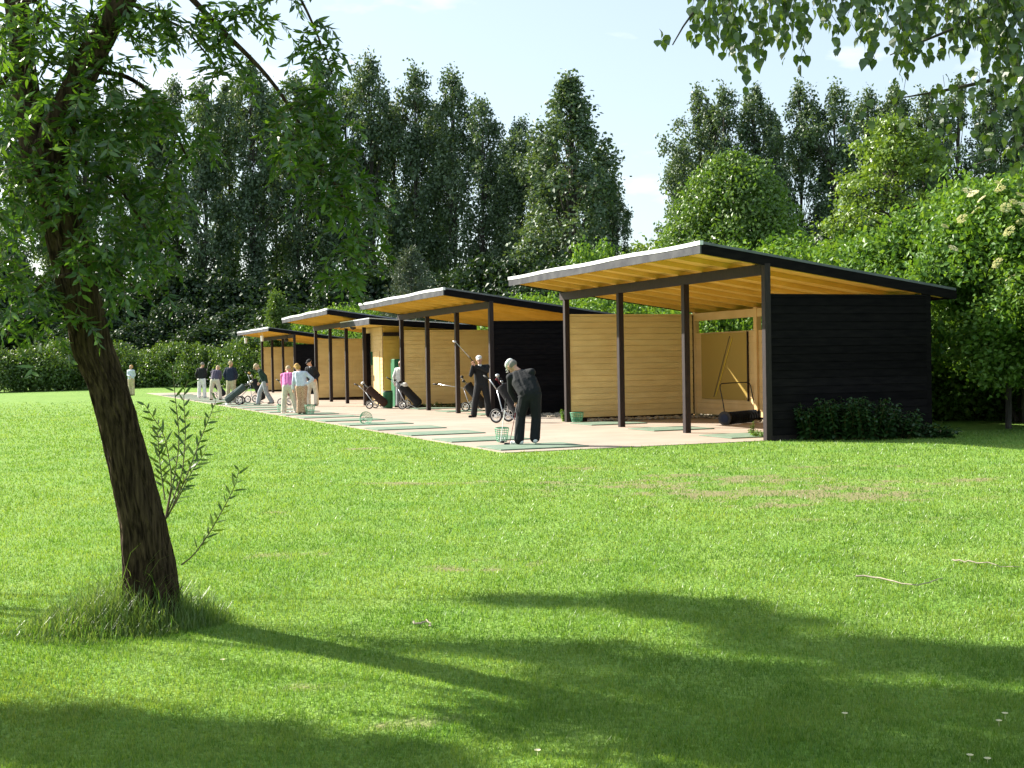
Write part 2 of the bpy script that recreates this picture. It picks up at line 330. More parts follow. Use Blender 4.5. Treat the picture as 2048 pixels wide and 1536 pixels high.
# ================================================================ concrete tee pad, gravel
mb = MB()
for q in range(21):
    for t0, t1 in ((-5.3, -.42), (-.412, 4.6)):
        cs = [pad(t0, 3 * q + .004, 0), pad(t1, 3 * q + .004, 0), pad(t1, 3 * q + 2.996, 0), pad(t0, 3 * q + 2.996, 0)]; mb.prism([(c.x, c.y, -.05) for c in cs], (0, 0, .062))
tag(mb.build('concrete_pad', M['concrete']), kind='structure')
mb = MB(); N = 2600
def stones(t0, t1, l0, l1, N):
    for _ in range(N):
        t_ = t0 + (t1 - t0) * rng.random(); l_ = l0 + (l1 - l0) * rng.random(); r = .022 + .045 * rng.random() ** 2
        p = pad(t_, l_, .014 + r * .4 + rng.random() * .03); mb.ell(p, (r * (.8 + .6 * rng.random()), r * (.8 + .6 * rng.random()), r * .6), 6)
stones(.5, 4.4, 8.55, 9.0, 520); stones(.7, 4.4, 9.3, 13.2, 800); stones(.6, 4.2, 21.9, 22.5, 200); stones(3.4, 3.75, 0, 8.8, 260)
tag(mb.build('gravel', M['stone']), 'pale loose pebbles along the foot of the shelter walls', 'gravel', kind='stuff')
# ================================================================ shelters
def boards(mb, a, bdir, length, z0, z1, nrm, th=.022, bh=.152, m=0, gap=.011):
    """lapped weatherboards on a vertical wall: a = start, bdir = unit along, nrm = unit outwards"""
    a = Vector(a); bdir = Vector(bdir); nrm = Vector(nrm); z = z0
    while z < z1 - .01:
        zt = min(z + bh - gap, z1)
        q = [a - nrm * .004 + Vector((0, 0, z)), a + nrm * th + Vector((0, 0, z)), a + nrm * (th * .55) + Vector((0, 0, zt)), a - nrm * .004 + Vector((0, 0, zt))]
        mb.prism(q, bdir * length, m); z += bh
    mb.prism([a - nrm * .018 + Vector((0, 0, z0)), a - nrm * .006 + Vector((0, 0, z0)), a - nrm * .006 + Vector((0, 0, z1)), a - nrm * .018 + Vector((0, 0, z1))], bdir * length, m)
ZF, TF, TB, SL = 3.69, -1.44, 4.41, .14
def ztop(t): return ZF - SL * (t - TF)
def shelter(label, px, py, ang, n=4, dt=0, detail=True, xtra=.3, zoff=0):
    base = gp(px, py); base.z = zoff
    s = thing('tee_shelter', label, 'shelter', base, math.radians(ang), 'open fronted driving range shelters')
    Ln = 3.0 * (n - 1); hw = .064
    for k in range(n):
        mb = MB(); top = ztop(0) - .17 if k == 0 else ztop(0) - .36
        mb.box(-hw, hw, 3 * k - hw, 3 * k + hw, .0, top); mb.build('post', M['brown'], s, bevel=.006)
    MB().box(-.06, .06, .072, Ln + .28, ztop(0) - .375, ztop(0) - .175).build('front_beam', M['brown'], s, bevel=.006)
    l0, l1 = -.06, Ln + .30
    # roof slab with felt, soffit below it, rafters, boards round the edge
    def slope(mb, t0, t1, la, lb, dz0, dz1, m=0):
        mb.prism([(t0, la, ztop(t0) - dz0), (t1, la, ztop(t1) - dz0), (t1, la, ztop(t1) - dz1), (t0, la, ztop(t0) - dz1)], (0, lb - la, 0), m)
    mb = MB(); slope(mb, TF + .031, TB - .031, l0 + .031, l1 - .031, .05, .004); mb.build('roof', M['felt'], s)
    mb = MB(); nb = 40; w = (TB - TF - .07) / nb
    slope(mb, TF + .035, TB - .035, l0 + .035, l1 - .035, .07, .055)
    mb.build('soffit', M['soffit'], s)
    mb = MB(); k = l0 + .05
    nr = 10
    for q in range(nr):
        y = l0 + .35 + (l1 - l0 - .5) * q / (nr - 1) * .98
        mb.box(0, 0, 0, 0, 0, 0) if False else slope(mb, TF + .036, TB - .036, y, y + .05, .168, .072)
    mb.build('rafters', M['soffit'], s)
    sp = l0 + (l1 - l0) * .78
    for a_, b_ in ((l0, sp), (sp + .006, l1)):
        MB().box(TF - .0, TF + .03, a_, b_, ZF - .215, ZF - .045).build('front_fascia', M['fascia'], s)
    mb = MB(); lv = np.linspace(l0 - .02, l1 + .02, 24); wob = .010 * np.sin(lv * 1.7 + px)
    for q in range(23):
        a_, b_ = lv[q], lv[q + 1]; za, zb = ZF + .014 + wob[q], ZF + .014 + wob[q + 1]
        V = [(TF - .012, a_, za - .075), (TF + .06, a_, za - .075), (TF + .06, a_, za), (TF - .012, a_, za), (TF - .012, b_, zb - .075), (TF + .06, b_, zb - .075), (TF + .06, b_, zb), (TF - .012, b_, zb)]
        mb.add(V, np.array([(0, 1, 2, 3), (4, 7, 6, 5), (0, 3, 7, 4), (1, 5, 6, 2), (3, 2, 6, 7), (0, 4, 5, 1)]))
    mb.build('front_flashing', M['metal'], s)
    for la in (l0, l1 - .03):
        mb = MB(); slope(mb, TF + .031, TB - .002, la, la + .03, .215 if la == l0 else .16, .035); mb.build('end_fascia', M['black'], s)
        mb = MB(); slope(mb, TF + .061, TB, la - .012 if la == l0 else la, la + .03 if la == l0 else la + .042, .034, -.012); mb.build('end_flashing', M['felt'], s)
    mb = MB().box(TB - .001, TB + .03, l0, l1, ztop(TB) - .2, ztop(TB) - .02); mb.build('rear_fascia', M['black'], s)
    # end walls: black outside, ochre inside
    DW, HW = 3.69, 2.72
    for e, la in enumerate((.0, Ln)):
        a0 = -.0 + .075
        out = Vector((0, -1 if e == 0 else 1, 0)); mb = MB(); boards(mb, (a0, la + out.y * .02, 0), (1, 0, 0), DW - a0, .10, HW, out, gap=.007)
        mb.build('outer_cladding', M['black'], s)
        mb = MB(); boards(mb, (a0, la - out.y * .02, 0), (1, 0, 0), DW - a0 - .05, .12, HW, -out); mb.build('inner_cladding', M['yellow'], s)
        MB().box(a0 - .001, DW, la - .052, la + .052, HW, HW + .03).build('wall_cap', M['yellow' if e else 'black'], s)
        MB().box(a0 - .001, DW - .06, la - .018, la + .018, -.01, .10).build('wall_footing', M['brown'], s)
    MB().box(DW + .001, DW + .12, -.035, .1, 0, ztop(DW) - .17).build('rear_corner_post', M['black'], s); MB().box(DW + .001, DW + .12, Ln - .1, Ln + .04, 0, ztop(DW) - .17).build('rear_corner_post', M['cream'], s)
    if detail:
        bx = DW + .0
        for q in (1, 2):
            MB().box(bx - .04, bx + .10, Ln * q / 3 - .07 + (.0), Ln * q / 3 + .07, 0, ztop(bx) - .175).build('rear_post', M['cream'], s, bevel=.005)
        cuts = [.1, Ln / 3 - .07, Ln / 3 + .07, 2 * Ln / 3 - .07, 2 * Ln / 3 + .07, Ln - .1]
        for q in (0, 2, 4):
            mb = MB(); boards(mb, (bx + .03, cuts[q], 0), (0, 1, 0), cuts[q + 1] - cuts[q], .12, 2.24, (-1, 0, 0)); mb.build('rear_cladding', M['cream'], s)
            MB().box(bx - .02, bx + .06, cuts[q] + .001, cuts[q + 1] - .001, 2.56, 2.76).build('rear_rail', M['cream'], s)
    else:
        mb = MB(); boards(mb, (DW + .03, .1, 0), (0, 1, 0), Ln - .2, .12, 2.72, (-1, 0, 0)); mb.build('rear_cladding', M['yellow'], s)
    return s
S1 = shelter('nearest and largest looking shelter, with a wire lined mirror and a roller inside', 1536, 882, 21.95)
S2 = shelter('second shelter from the front, behind the golfer in mid swing', 985, 834, 21.5)
S3 = shelter('third shelter, behind the man in the dark cap and pale trousers', 731, 811.5, 20.6, detail=False)
S4 = shelter('farthest shelter, with two small white lamps hung under its eaves', 591, 789, 22.5, detail=False)
# mirror on the nearest shelter's rear wall, with its two guide lines
mir = bpy.data.materials.new('reflection_tinted_mirror'); mir.use_nodes = True; q = mir.node_tree.nodes['Principled BSDF']
q.inputs['Metallic'].default_value = .25; q.inputs['Roughness'].default_value = .25; q.inputs['Base Color'].default_value = (.42, .30, .085, 1)  # yellow reflection of the boarded wall painted into the base colour
MB().box(3.660, 3.680, 6.38, 8.55, .52, 2.20).build('mirror', mir, S1)
MB().box(3.652, 3.688, 6.355, 6.378, .50, 2.22).build('mirror_edge', M['brown'], S1)
tag(MB().tube([(3.652, 7.95, .58), (3.652, 7.15, 2.12)], .006, 6).build('guide_line', M['navy'], S1), 'dark blue guide line across the mirror')
tag(MB().tube([(3.650, 7.85, .60), (3.650, 7.02, 2.08)], .007, 6).build('guide_line', mat('yellow_tape', (.75, .55, .04), None), S1), 'yellow guide line across the mirror')
# lamps under the farthest shelter's eaves, floodlights under the third
for k, l_ in enumerate((7.9, 2.9)):
    mb = MB(); mb.tube([(TF + .25, l_, 3.46), (TF + .25, l_, 3.28)], .012, 6); mb.tube([(TF + .25, l_, 3.30), (TF + .25, l_, 2.98)], [.09, .075], 10); mb.build('eaves_lamp', M['white'], S4, smooth=False)
for S_, tt, l_ in ((S4, -.2, .6), (S3, -.3, -.0)):
    mb = MB(); mb.tube([(tt, l_ + .3, 3.25), (tt, l_ + .3, 3.08)], .02, 6); mb.ell((tt - .05, l_ + .3, 3.0), (.13, .16, .1), 10); mb.build('floodlight', M['rubber'], S_, smooth=True)
# ================================================================ ball machine hut
KB = gp(767, 813.5)
hut = thing('ball_machine_hut', 'small pale yellow hut with a little flat roof between the second and third shelters', 'hut', KB, math.radians(21.5))
mb = MB(); boards(mb, (0, .0, 0), (0, 2.6, 0) and (0, 1, 0), 2.6, .05, 2.95, (-1, 0, 0), .012); mb.build('front_wall', M['cream'], hut)
mb = MB(); boards(mb, (.03, -.02, 0), (1, 0, 0), 3.2, .05, 2.95, (0, -1, 0), .02); mb.build('side_wall', M['soffit'], hut)
mb = MB(); boards(mb, (.03, 2.62, 0), (1, 0, 0), 3.2, .05, 2.95, (0, 1, 0), .02); mb.build('side_wall', M['black'], hut)
mb = MB(); mb.prism([(-.75, -1.1, 3.20), (3.3, -1.1, 2.95), (3.3, -1.1, 2.76), (-.75, -1.1, 3.01)], (0, 4.3, 0)); mb.build('roof', M['soffit'], hut)
mb = MB(); mb.prism([(-.79, -1.14, 3.235), (3.3, -1.14, 2.985), (3.3, -1.14, 2.955), (-.79, -1.14, 3.205)], (0, 4.38, 0)); mb.build('roof_felt', M['metal'], hut)
MB().box(-.785, -.753, -1.1, 3.2, 3.0, 3.20).build('front_fascia', M['fascia'], hut)
mb = MB(); mb.prism([(-.75, -1.135, 3.20), (3.3, -1.135, 2.95), (3.3, -1.135, 2.74), (-.75, -1.135, 2.99)], (0, .03, 0)); mb.build('end_fascia', M['black'], hut)
MB().box(.0, 3.2, -.16, -.06, 2.60, 2.74).build('beam', M['brown'], hut)
v = MB().box(-.035, -.0125, 1.35, 1.75, 1.55, 2.05).build('hatch', M['bintop'], hut); MB().box(-.05, -.036, 1.45, 1.65, 1.6, 2.0).build('grille', M['rubber'], v)
MB().box(-.03, -.0125, .35, 1.2, .1, 2.05).build('door', M['cream'], hut, bevel=.004)
MB().box(-.05, -.0305, 1.08, 1.13, .95, 1.15).build('door_handle', M['rubber'], hut)
# ================================================================ tee mats
ORD = 'nearest second third fourth fifth sixth seventh eighth ninth tenth eleventh twelfth thirteenth fourteenth fifteenth sixteenth seventeenth eighteenth nineteenth twentieth farthest'.split()
for q_, l_ in enumerate([1.05 + 2.62 * i for i in range(21)]):
    c = pad(-4.35, l_)
    mb = MB(); mb.box(-.85, .85, -.62, .62, .013, .034); o = mb.build('tee_mat', M['mat'], bevel=.004); o.location = c; o.rotation_euler[2] = TH
    tag(o, '%s green turf mat counted along the front edge of the concrete pad' % ORD[q_], 'turf mat', 'turf mats along the front of the pad')
for q_, l_ in enumerate((1.4, 4.5, 7.6)):
    mb = MB(); mb.box(-.75, .75, -.62, .62, .013, .034); o = mb.build('tee_mat', M['mat'], bevel=.004); o.location = pad(.45, l_); o.rotation_euler[2] = TH
    tag(o, ['turf mat just inside the corner post of the nearest shelter', 'turf mat between the middle posts of the nearest shelter', 'turf mat at the far end of the nearest shelter'][q_], 'turf mat', 'turf mats in the nearest shelter')
for q_, l_ in enumerate((14.9, 17.9, 20.9)):
    mb = MB(); mb.box(-.75, .75, -.62, .62, .013, .034); o = mb.build('tee_mat', M['mat'], bevel=.004); o.location = pad(.35, l_); o.rotation_euler[2] = TH
    tag(o, ['turf mat at the near end of the second shelter', 'turf mat in the middle of the second shelter', 'turf mat at the far end of the second shelter'][q_], 'turf mat', 'turf mats in the second shelter')
# ================================================================ foliage builders
def unit(v): return v / (np.linalg.norm(v, axis=-1, keepdims=True) + 1e-9)
def add_leaves(mb, P, A, Nn, Ln, Wd, kind='kite', m=0):
    """P base points, A leaf axes, Nn leaf normals (N,3); lengths and widths"""
    N = len(P); Ln = np.broadcast_to(Ln, (N,))[:, None]; Wd = np.broadcast_to(Wd, (N,))[:, None]
    A = unit(A); sd_ = unit(np.cross(A, Nn)); Nn = np.cross(sd_, A); b = np.arange(N)[:, None]
    if kind == 'kite':
        V = np.stack([P, P + A * Ln * .42 + sd_ * Wd / 2 + Nn * Wd * .12, P + A * Ln, P + A * Ln * .42 - sd_ * Wd / 2 + Nn * Wd * .12], 1)
        mb.add(V.reshape(-1, 3), b * 4 + np.array([0, 1, 2, 3]), m)
    elif kind == 'lance':
        V = np.stack([P, P + A * Ln * .28 + sd_ * Wd * .46, P + A * Ln * .28 - sd_ * Wd * .46, P + A * Ln * .62 + sd_ * Wd * .40 - Nn * Ln * .03, P + A * Ln * .62 - sd_ * Wd * .40 - Nn * Ln * .03, P + A * Ln - Nn * Ln * .12], 1)
        mb.add(V.reshape(-1, 3), [b * 6 + np.array([0, 1, 2]), b * 6 + np.array([1, 3, 4, 2]), b * 6 + np.array([3, 5, 4])], m)
    elif kind == 'ovate':
        V = np.stack([P, P + A * Ln * .18 + sd_ * Wd * .42 + Nn * Wd * .08, P + A * Ln * .18 - sd_ * Wd * .42 + Nn * Wd * .08, P + A * Ln * .5 + sd_ * Wd * .44 + Nn * Wd * .1, P + A * Ln * .5 - sd_ * Wd * .44 + Nn * Wd * .1, P + A * Ln - Nn * Ln * .1], 1)
        mb.add(V.reshape(-1, 3), [b * 6 + np.array([0, 1, 2]), b * 6 + np.array([1, 3, 4, 2]), b * 6 + np.array([3, 5, 4])], m)
def rdir(N): return unit(rng.normal(size=(N, 3)))
def clump(mb, c, r, N, ls, lw, up=.5, kind='kite', shell=.55):
    """leaves in a ragged ellipsoidal tuft, most of them near its skin"""
    d = rdir(N); q = (shell + (1 - shell) * rng.random(N)) ** 1.0 * (1 + .18 * rng.normal(size=N)); P = np.array(c) + d * q[:, None] * np.array(r)
    nn = unit(d * .6 + rdir(N) * .8 + np.array([0, 0, up])); A = unit(rdir(N) + np.array([0, 0, -.35]))
    add_leaves(mb, P, A, nn, ls * (.65 + .7 * rng.random(N)), lw * (.65 + .7 * rng.random(N)), kind)
def crown(H, R, z0, ncl, rc, nl, ls, prof, vert=1.0, mb=None, up=.5, skin=.45):
    """crown made of clumps placed through a profile; returns builder and clump centres"""
    mb = mb or MB(); C = []
    for k in range(ncl):
        u = rng.random() ** .9; z = z0 + (H - z0) * u; rr = R * prof(u); a = rng.random() * 6.283; q = math.sqrt(skin ** 2 + (1 - skin ** 2) * rng.random())
        c = np.array([rr * q * math.cos(a), rr * q * math.sin(a), z]); r = rc * (.55 + .8 * rng.random()) * (.45 + .65 * prof(u))
        clump(mb, c, (r, r, r * vert), int(nl * (r / rc) ** 1.6) + 8, ls, ls * .7, up); C.append((c, r))
    return mb, C
# ---------------------------------------------------------------- poplars
def poplar(name, H, R, seed, lean=0, base=.28):
    global rng
    rng = np.random.default_rng(seed)
    root = bpy.data.objects.new(name, None); COL.objects.link(root)
    ph = rng.random(4) * 6.28; broad = base < .15
    def prof(u, a):
        f = (1 - u) ** .62 * (.55 + .45 * min(1, u * 5 + .2)) * 1.15 if broad else math.sin(min(1, u * 1.6 + .15) * math.pi / 2) * (1 - max(0, (u - .40) / .61) ** 3.0)
        return max(.07, f * (.80 + .26 * math.sin(u * 11 + ph[0] + 2 * math.sin(a + ph[1])) + .22 * math.sin(2 * a + ph[2] + u * 7)))
    mb = MB(); C = []; ncl = 190 if broad else 125
    for k in range(ncl):
        u = rng.random() ** .85; a = rng.random() * 6.283; rr = R * prof(u, a); q = math.sqrt(.12 + .88 * rng.random()); c = np.array([rr * q * math.cos(a), rr * q * math.sin(a), H * base + (H - H * base) * u])
        r = (.55 + .75 * rng.random() ** 1.5) * (1.25 - .55 * u) * (3.2 + .22 * R) * .26; clump(mb, c, (r, r, r * 1.5), int(105 * (r / 1.0) ** 1.4) + 12, .36, .25, .5, shell=.35); C.append((c, r))
    # a thin veil of lower twigs so the stems half show
    for k in range(26):
        z = H * (.08 + .25 * rng.random()); a = rng.random() * 6.283; r = R * .6 * rng.random(); clump(mb, (r * math.cos(a), r * math.sin(a), z), (.7, .7, .9), 26, .3, .2)
    mb.build('crown', M['poplar'], root)
    t = MB(); zz = np.linspace(0, H * .97, 16); t.tube(np.stack([.12 * np.sin(zz * .35 + seed) , .12 * np.cos(zz * .3), zz], -1), .26 * (1 - zz / H) ** .8 + .03, 7)
    for c, r in C[::2]:
        z1 = c[2] - R * .9 - 1.0
        if z1 < 2: continue
        t.tube([(0, 0, z1), (c[0] * .35, c[1] * .35, z1 + (c[2] - z1) * .45), tuple(c)], [.07, .05, .015], 4, cap=False)
    t.build('trunk', M['bark_far'], root)
    return root
PV = [poplar('poplar_tree', 30, 4.5, 11), poplar('poplar_tree', 30, 4.1, 23, base=.34), poplar('poplar_tree', 30, 4.9, 37, base=.22), poplar('poplar_tree', 26, 6.2, 51, base=.10)]
used = [False] * 4
ORD = 'first second third fourth fifth sixth seventh eighth ninth tenth eleventh twelfth'.split()
seen = {}
def nth(lab):
    seen[lab] = seen.get(lab, 0) + 1; return lab + ', %s from the left' % ORD[seen[lab] - 1]
def place_tree(protos, used, k, x, y, h, h0, rz, label, cat, group, sxy=1.0, z=0):
    o = protos[k] if not used[k] else copy_tree(protos[k]); used[k] = True
    o.location = (x, y, z); s = h / h0; o.scale = (s * sxy, s * sxy, s); o.rotation_euler = (0, 0, rz); tag(o, label, cat, group); return o
# photo x of the stem, photo y of the top, depth, variant
POP = [(25, 150, 128, 0), (95, 175, 134, 1), (165, 150, 127, 2), (235, 170, 133, 0), (300, 185, 128, 1), (345, 165, 130, 2), (405, 160, 124, 0), (455, 175, 136, 1), (500, 128, 125, 1), (545, 175, 133, 0),
       (592, 150, 127, 0), (640, 128, 130, 1), (690, 170, 126, 0), (738, 116, 124, 2), (785, 215, 133, 1), (828, 132, 124, 0), (868, 215, 130, 1), (905, 146, 122, 2), (962, 195, 118, 0), (1010, 300, 124, 1), (1040, 236, 116, 0), (1085, 275, 112, 1), (1140, 164, 104, 3), (1195, 300, 112, 0),
       (1365, 290, 132, 1), (1398, 182, 124, 2), (1445, 172, 121, 0), (1508, 180, 122, 1), (1550, 235, 127, 0), (1600, 172, 120, 2), (1668, 168, 118, 0), (1735, 185, 120, 2), (1790, 175, 118, 1), (1850, 180, 120, 0), (1915, 165, 116, 2), (1985, 170, 118, 1), (2050, 160, 118, 0), (1130, 330, 110, 1), (1225, 380, 106, 1)]
names_l = ['half hidden behind the willow foliage', 'in the tall dark row behind the far hedge', 'standing in the tall row between willow and shelters']
for i, (px, py, d, v) in enumerate(POP):
    p = pp(px, py, d); h0 = 26 if v == 3 else 30
    if v == 3: lab = 'broad ragged poplar at the right end of the long row'
    elif px == 1398: lab = 'tallest poplar at the left edge of the group beyond the round tree'
    elif px < 1250 and py > 270: lab = 'slender shorter poplar filling a gap beside the broad poplar'
    elif px < 470: lab = 'tall dark poplar seen through the willow foliage'
    elif px < 1250: lab = 'tall dark poplar in the long row'
    elif px < 1700: lab = 'tall grey green poplar in the group behind the round bright tree'
    else: lab = 'poplar seen behind the hanging birch leaves and bright shrubs'
    ORD3 = 'first second third fourth fifth sixth seventh eighth ninth tenth eleventh twelfth thirteenth fourteenth fifteenth sixteenth seventeenth eighteenth nineteenth'.split()
    lab += {0: '', 1: ''}.get(0, '') if i in (22,) or px == 1398 else ', %s from the left' % ORD3[sum(1 for q in POP if q[0] < px and (q[0] < 470) == (px < 470) and (q[0] < 1250) == (px < 1250) and (q[0] < 1700) == (px < 1700) and (q[1] > 270) == (py > 270))]
    place_tree(PV, used, v, p.x, p.y, p.z, h0, i * 1.7, lab, 'tree', 'poplars in the tall rows', (.86 if v != 3 else 1.12) * (30 / max(p.z, 22)) ** .35)
# ---------------------------------------------------------------- round topped trees and shrubs
def bush(name, R, H, seed, ncl, rc, nl, ls, m, prof=None, z0=.1, trunkr=.05, up=.5, vert=1, kind=None, skin=.55):
    global rng
    rng = np.random.default_rng(seed); root = bpy.data.objects.new(name, None); COL.objects.link(root)
    prof = prof or (lambda u: math.sqrt(max(.03, 1 - u ** 2.6)) * (.72 + .28 * min(1, u * 4 + .3)))
    mb, C = crown(H - rc * .6, R, z0, ncl, rc, nl, ls, prof, vert, up=up, skin=skin); mb.build('foliage', M[m], root)
    t = MB()
    for c, r in C[::max(1, len(C) // 9)]: t.tube([(c[0] * .06, c[1] * .06, 0), (c[0] * .35, c[1] * .35, c[2] * .5), (c[0] * .9, c[1] * .9, c[2])], [trunkr, trunkr * .6, trunkr * .2], 5, cap=False)
    t.build('stems', M['bark_far'], root); return root
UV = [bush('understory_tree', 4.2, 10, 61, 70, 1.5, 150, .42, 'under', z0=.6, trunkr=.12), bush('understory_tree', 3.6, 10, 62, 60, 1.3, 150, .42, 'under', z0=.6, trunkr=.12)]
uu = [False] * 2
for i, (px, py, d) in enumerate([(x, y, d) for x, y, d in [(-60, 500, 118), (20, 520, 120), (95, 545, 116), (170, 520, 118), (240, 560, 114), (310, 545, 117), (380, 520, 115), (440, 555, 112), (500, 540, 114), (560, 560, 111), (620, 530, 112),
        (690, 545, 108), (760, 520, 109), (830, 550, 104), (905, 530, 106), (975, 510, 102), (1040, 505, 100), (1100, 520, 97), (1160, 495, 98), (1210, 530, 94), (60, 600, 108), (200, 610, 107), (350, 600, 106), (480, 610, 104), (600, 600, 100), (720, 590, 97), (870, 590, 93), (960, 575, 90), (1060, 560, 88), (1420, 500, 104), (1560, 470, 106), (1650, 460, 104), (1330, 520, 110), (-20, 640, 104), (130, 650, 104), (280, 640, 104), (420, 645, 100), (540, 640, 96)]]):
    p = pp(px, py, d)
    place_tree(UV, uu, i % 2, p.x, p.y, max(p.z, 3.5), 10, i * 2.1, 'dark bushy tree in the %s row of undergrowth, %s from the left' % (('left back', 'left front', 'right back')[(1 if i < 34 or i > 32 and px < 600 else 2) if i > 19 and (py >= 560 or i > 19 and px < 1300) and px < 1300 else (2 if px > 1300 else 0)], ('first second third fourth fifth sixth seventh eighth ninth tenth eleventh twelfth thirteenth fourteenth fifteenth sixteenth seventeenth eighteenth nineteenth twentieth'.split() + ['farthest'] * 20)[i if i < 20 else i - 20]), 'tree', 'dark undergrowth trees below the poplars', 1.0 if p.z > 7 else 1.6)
HV = [bush('hedge_shrub', 2.6, 4, 71, 60, .75, 150, .20, 'hedge', z0=.2), bush('hedge_shrub', 2.9, 4, 72, 64, .8, 150, .20, 'hedge', z0=.2)]
hu = [False] * 2
for i, (px, py, d) in enumerate([(-70, 700, 88), (-10, 705, 89), (60, 692, 90), (118, 672, 90), (175, 700, 91), (235, 690, 90), (285, 697, 89), (330, 700, 89), (375, 690, 88), (415, 694, 87), (460, 688, 87), (505, 680, 86), (545, 700, 88), (590, 705, 90)]):
    p = pp(px, py, d)
    place_tree(HV, hu, i % 2, p.x, p.y, (p.z + .3) * (.88 + .26 * ((i * 37) % 10) / 10), 4, i * 1.9, 'sunlit shrub in the far hedge across the lawn, %s from the left' % 'first second third fourth fifth sixth seventh eighth ninth tenth eleventh twelfth thirteenth fourteenth'.split()[i], 'shrub', 'shrubs of the far hedge', .98)
def single(name, label, cat, px, py, d, **kw):
    p = pp(px, py, d); o = bush(name, H=p.z, **kw); o.location = (p.x, p.y, 0); tag(o, label, cat); return o
domeprof = lambda u: max(.05, math.sqrt(max(0, 1 - (u * 1.0) ** 2.2)) * (.80 + .2 * math.sin(u * 9 + 1)))
single('round_tree', 'large round bright green tree rising behind the nearest shelter roof', 'tree', 1468, 296, 62, R=3.75, seed=81, ncl=250, rc=.95, nl=260, ls=.20, m='dome', z0=1.5, trunkr=.16, prof=lambda u: max(.08, (1 - u ** 2.9) ** .6), up=.7, skin=.72)
single('round_tree', 'pale distant treetop just above the middle of the nearest roof', 'tree', 1275, 478, 125, R=9, seed=82, ncl=90, rc=2.2, nl=140, ls=.45, m='lime', z0=2)
# conifers
def conifer(label, px, py, d, R, m, seed):
    global rng
    rng = np.random.default_rng(seed); p = pp(px, py, d); H = p.z; root = thing('conifer_tree', label, 'tree', (p.x, p.y, 0)); mb = MB()
    nb = 150
    for k in range(nb):
        u = rng.random() ** .8; z = .5 + (H - .6) * u; r = R * (1 - u) ** .75 * (.75 + .35 * rng.random()) + .1; a = rng.random() * 6.283
        e = np.array([r * math.cos(a), r * math.sin(a), z + .25 * r]); s_ = np.array([0, 0, z - .15]); n_ = int(40 + 90 * (1 - u)); q = rng.random(n_) ** .6
        P = s_ + (e - s_) * q[:, None] + rng.normal(size=(n_, 3)) * .16; A = unit((e - s_) * .8 + rdir(n_) * .9 * np.linalg.norm(e - s_)); add_leaves(mb, P, A, rdir(n_), .22, .07)
    mb.build('crown', M[m], root); MB().tube([(0, 0, 0), (0, 0, H * .9)], [.13, .03], 7).build('trunk', M['bark_far'], root)
conifer('grey green conifer standing behind the second shelter roof', 822, 500, 62, 2.5, 'conifer', 91)
conifer('narrow little yellow green conifer behind the farthest shelter', 553, 584, 78, 1.1, 'hedge', 92)
# bushes behind the shelters
BV = [bush('green_bush', 2.1, 4, 101, 75, .55, 190, .13, 'bright', z0=.1, trunkr=.03, skin=.7), bush('green_bush', 2.4, 4, 102, 85, .6, 190, .13, 'bright', z0=.1, trunkr=.03, skin=.7)]
bu = [False] * 2
for i, (px, py, d, lab) in enumerate([(640, 622, 64, 'leafy green bush humped above the third shelter roof'), (700, 606, 60, 'leafy green bush humped above the third shelter roof'), (745, 612, 58, 'leafy green bush humped above the third shelter roof'),
        (1010, 600, 54, 'bright bush between second and nearest shelter'), (1050, 590, 44, 'bright bush between second and nearest shelter'), (1110, 585, 42, 'bright bush between second and nearest shelter'), (1175, 592, 41, 'bright bush between second and nearest shelter'), (1240, 590, 40, 'bright bush between second and nearest shelter'), (1310, 594, 40, 'bright bush between second and nearest shelter'), 
        (1440, 600, 38, 'bush behind the rear wall slot of the nearest shelter'), (1520, 590, 36, 'bush behind the rear wall slot of the nearest shelter'), (1380, 605, 40, 'bush behind the rear wall slot of the nearest shelter'),
        (1185, 482, 46, 'yellow green leafy shoot standing above the left end of the nearest roof')]):
    u_ = ray(px, py).x; d = max(d if i == 12 else 0, (7.2 + 4.42 + 8.68) / (.374 + .927 * u_)); p = pp(px, py, d); place_tree(BV, bu, i % 2, p.x, p.y, p.z + .1, 4, i * 1.3, nth(lab) if i < 12 else lab, 'bush', 'bushes behind the shelters' if i < 12 else None, .62 if i == 12 else 1.05)
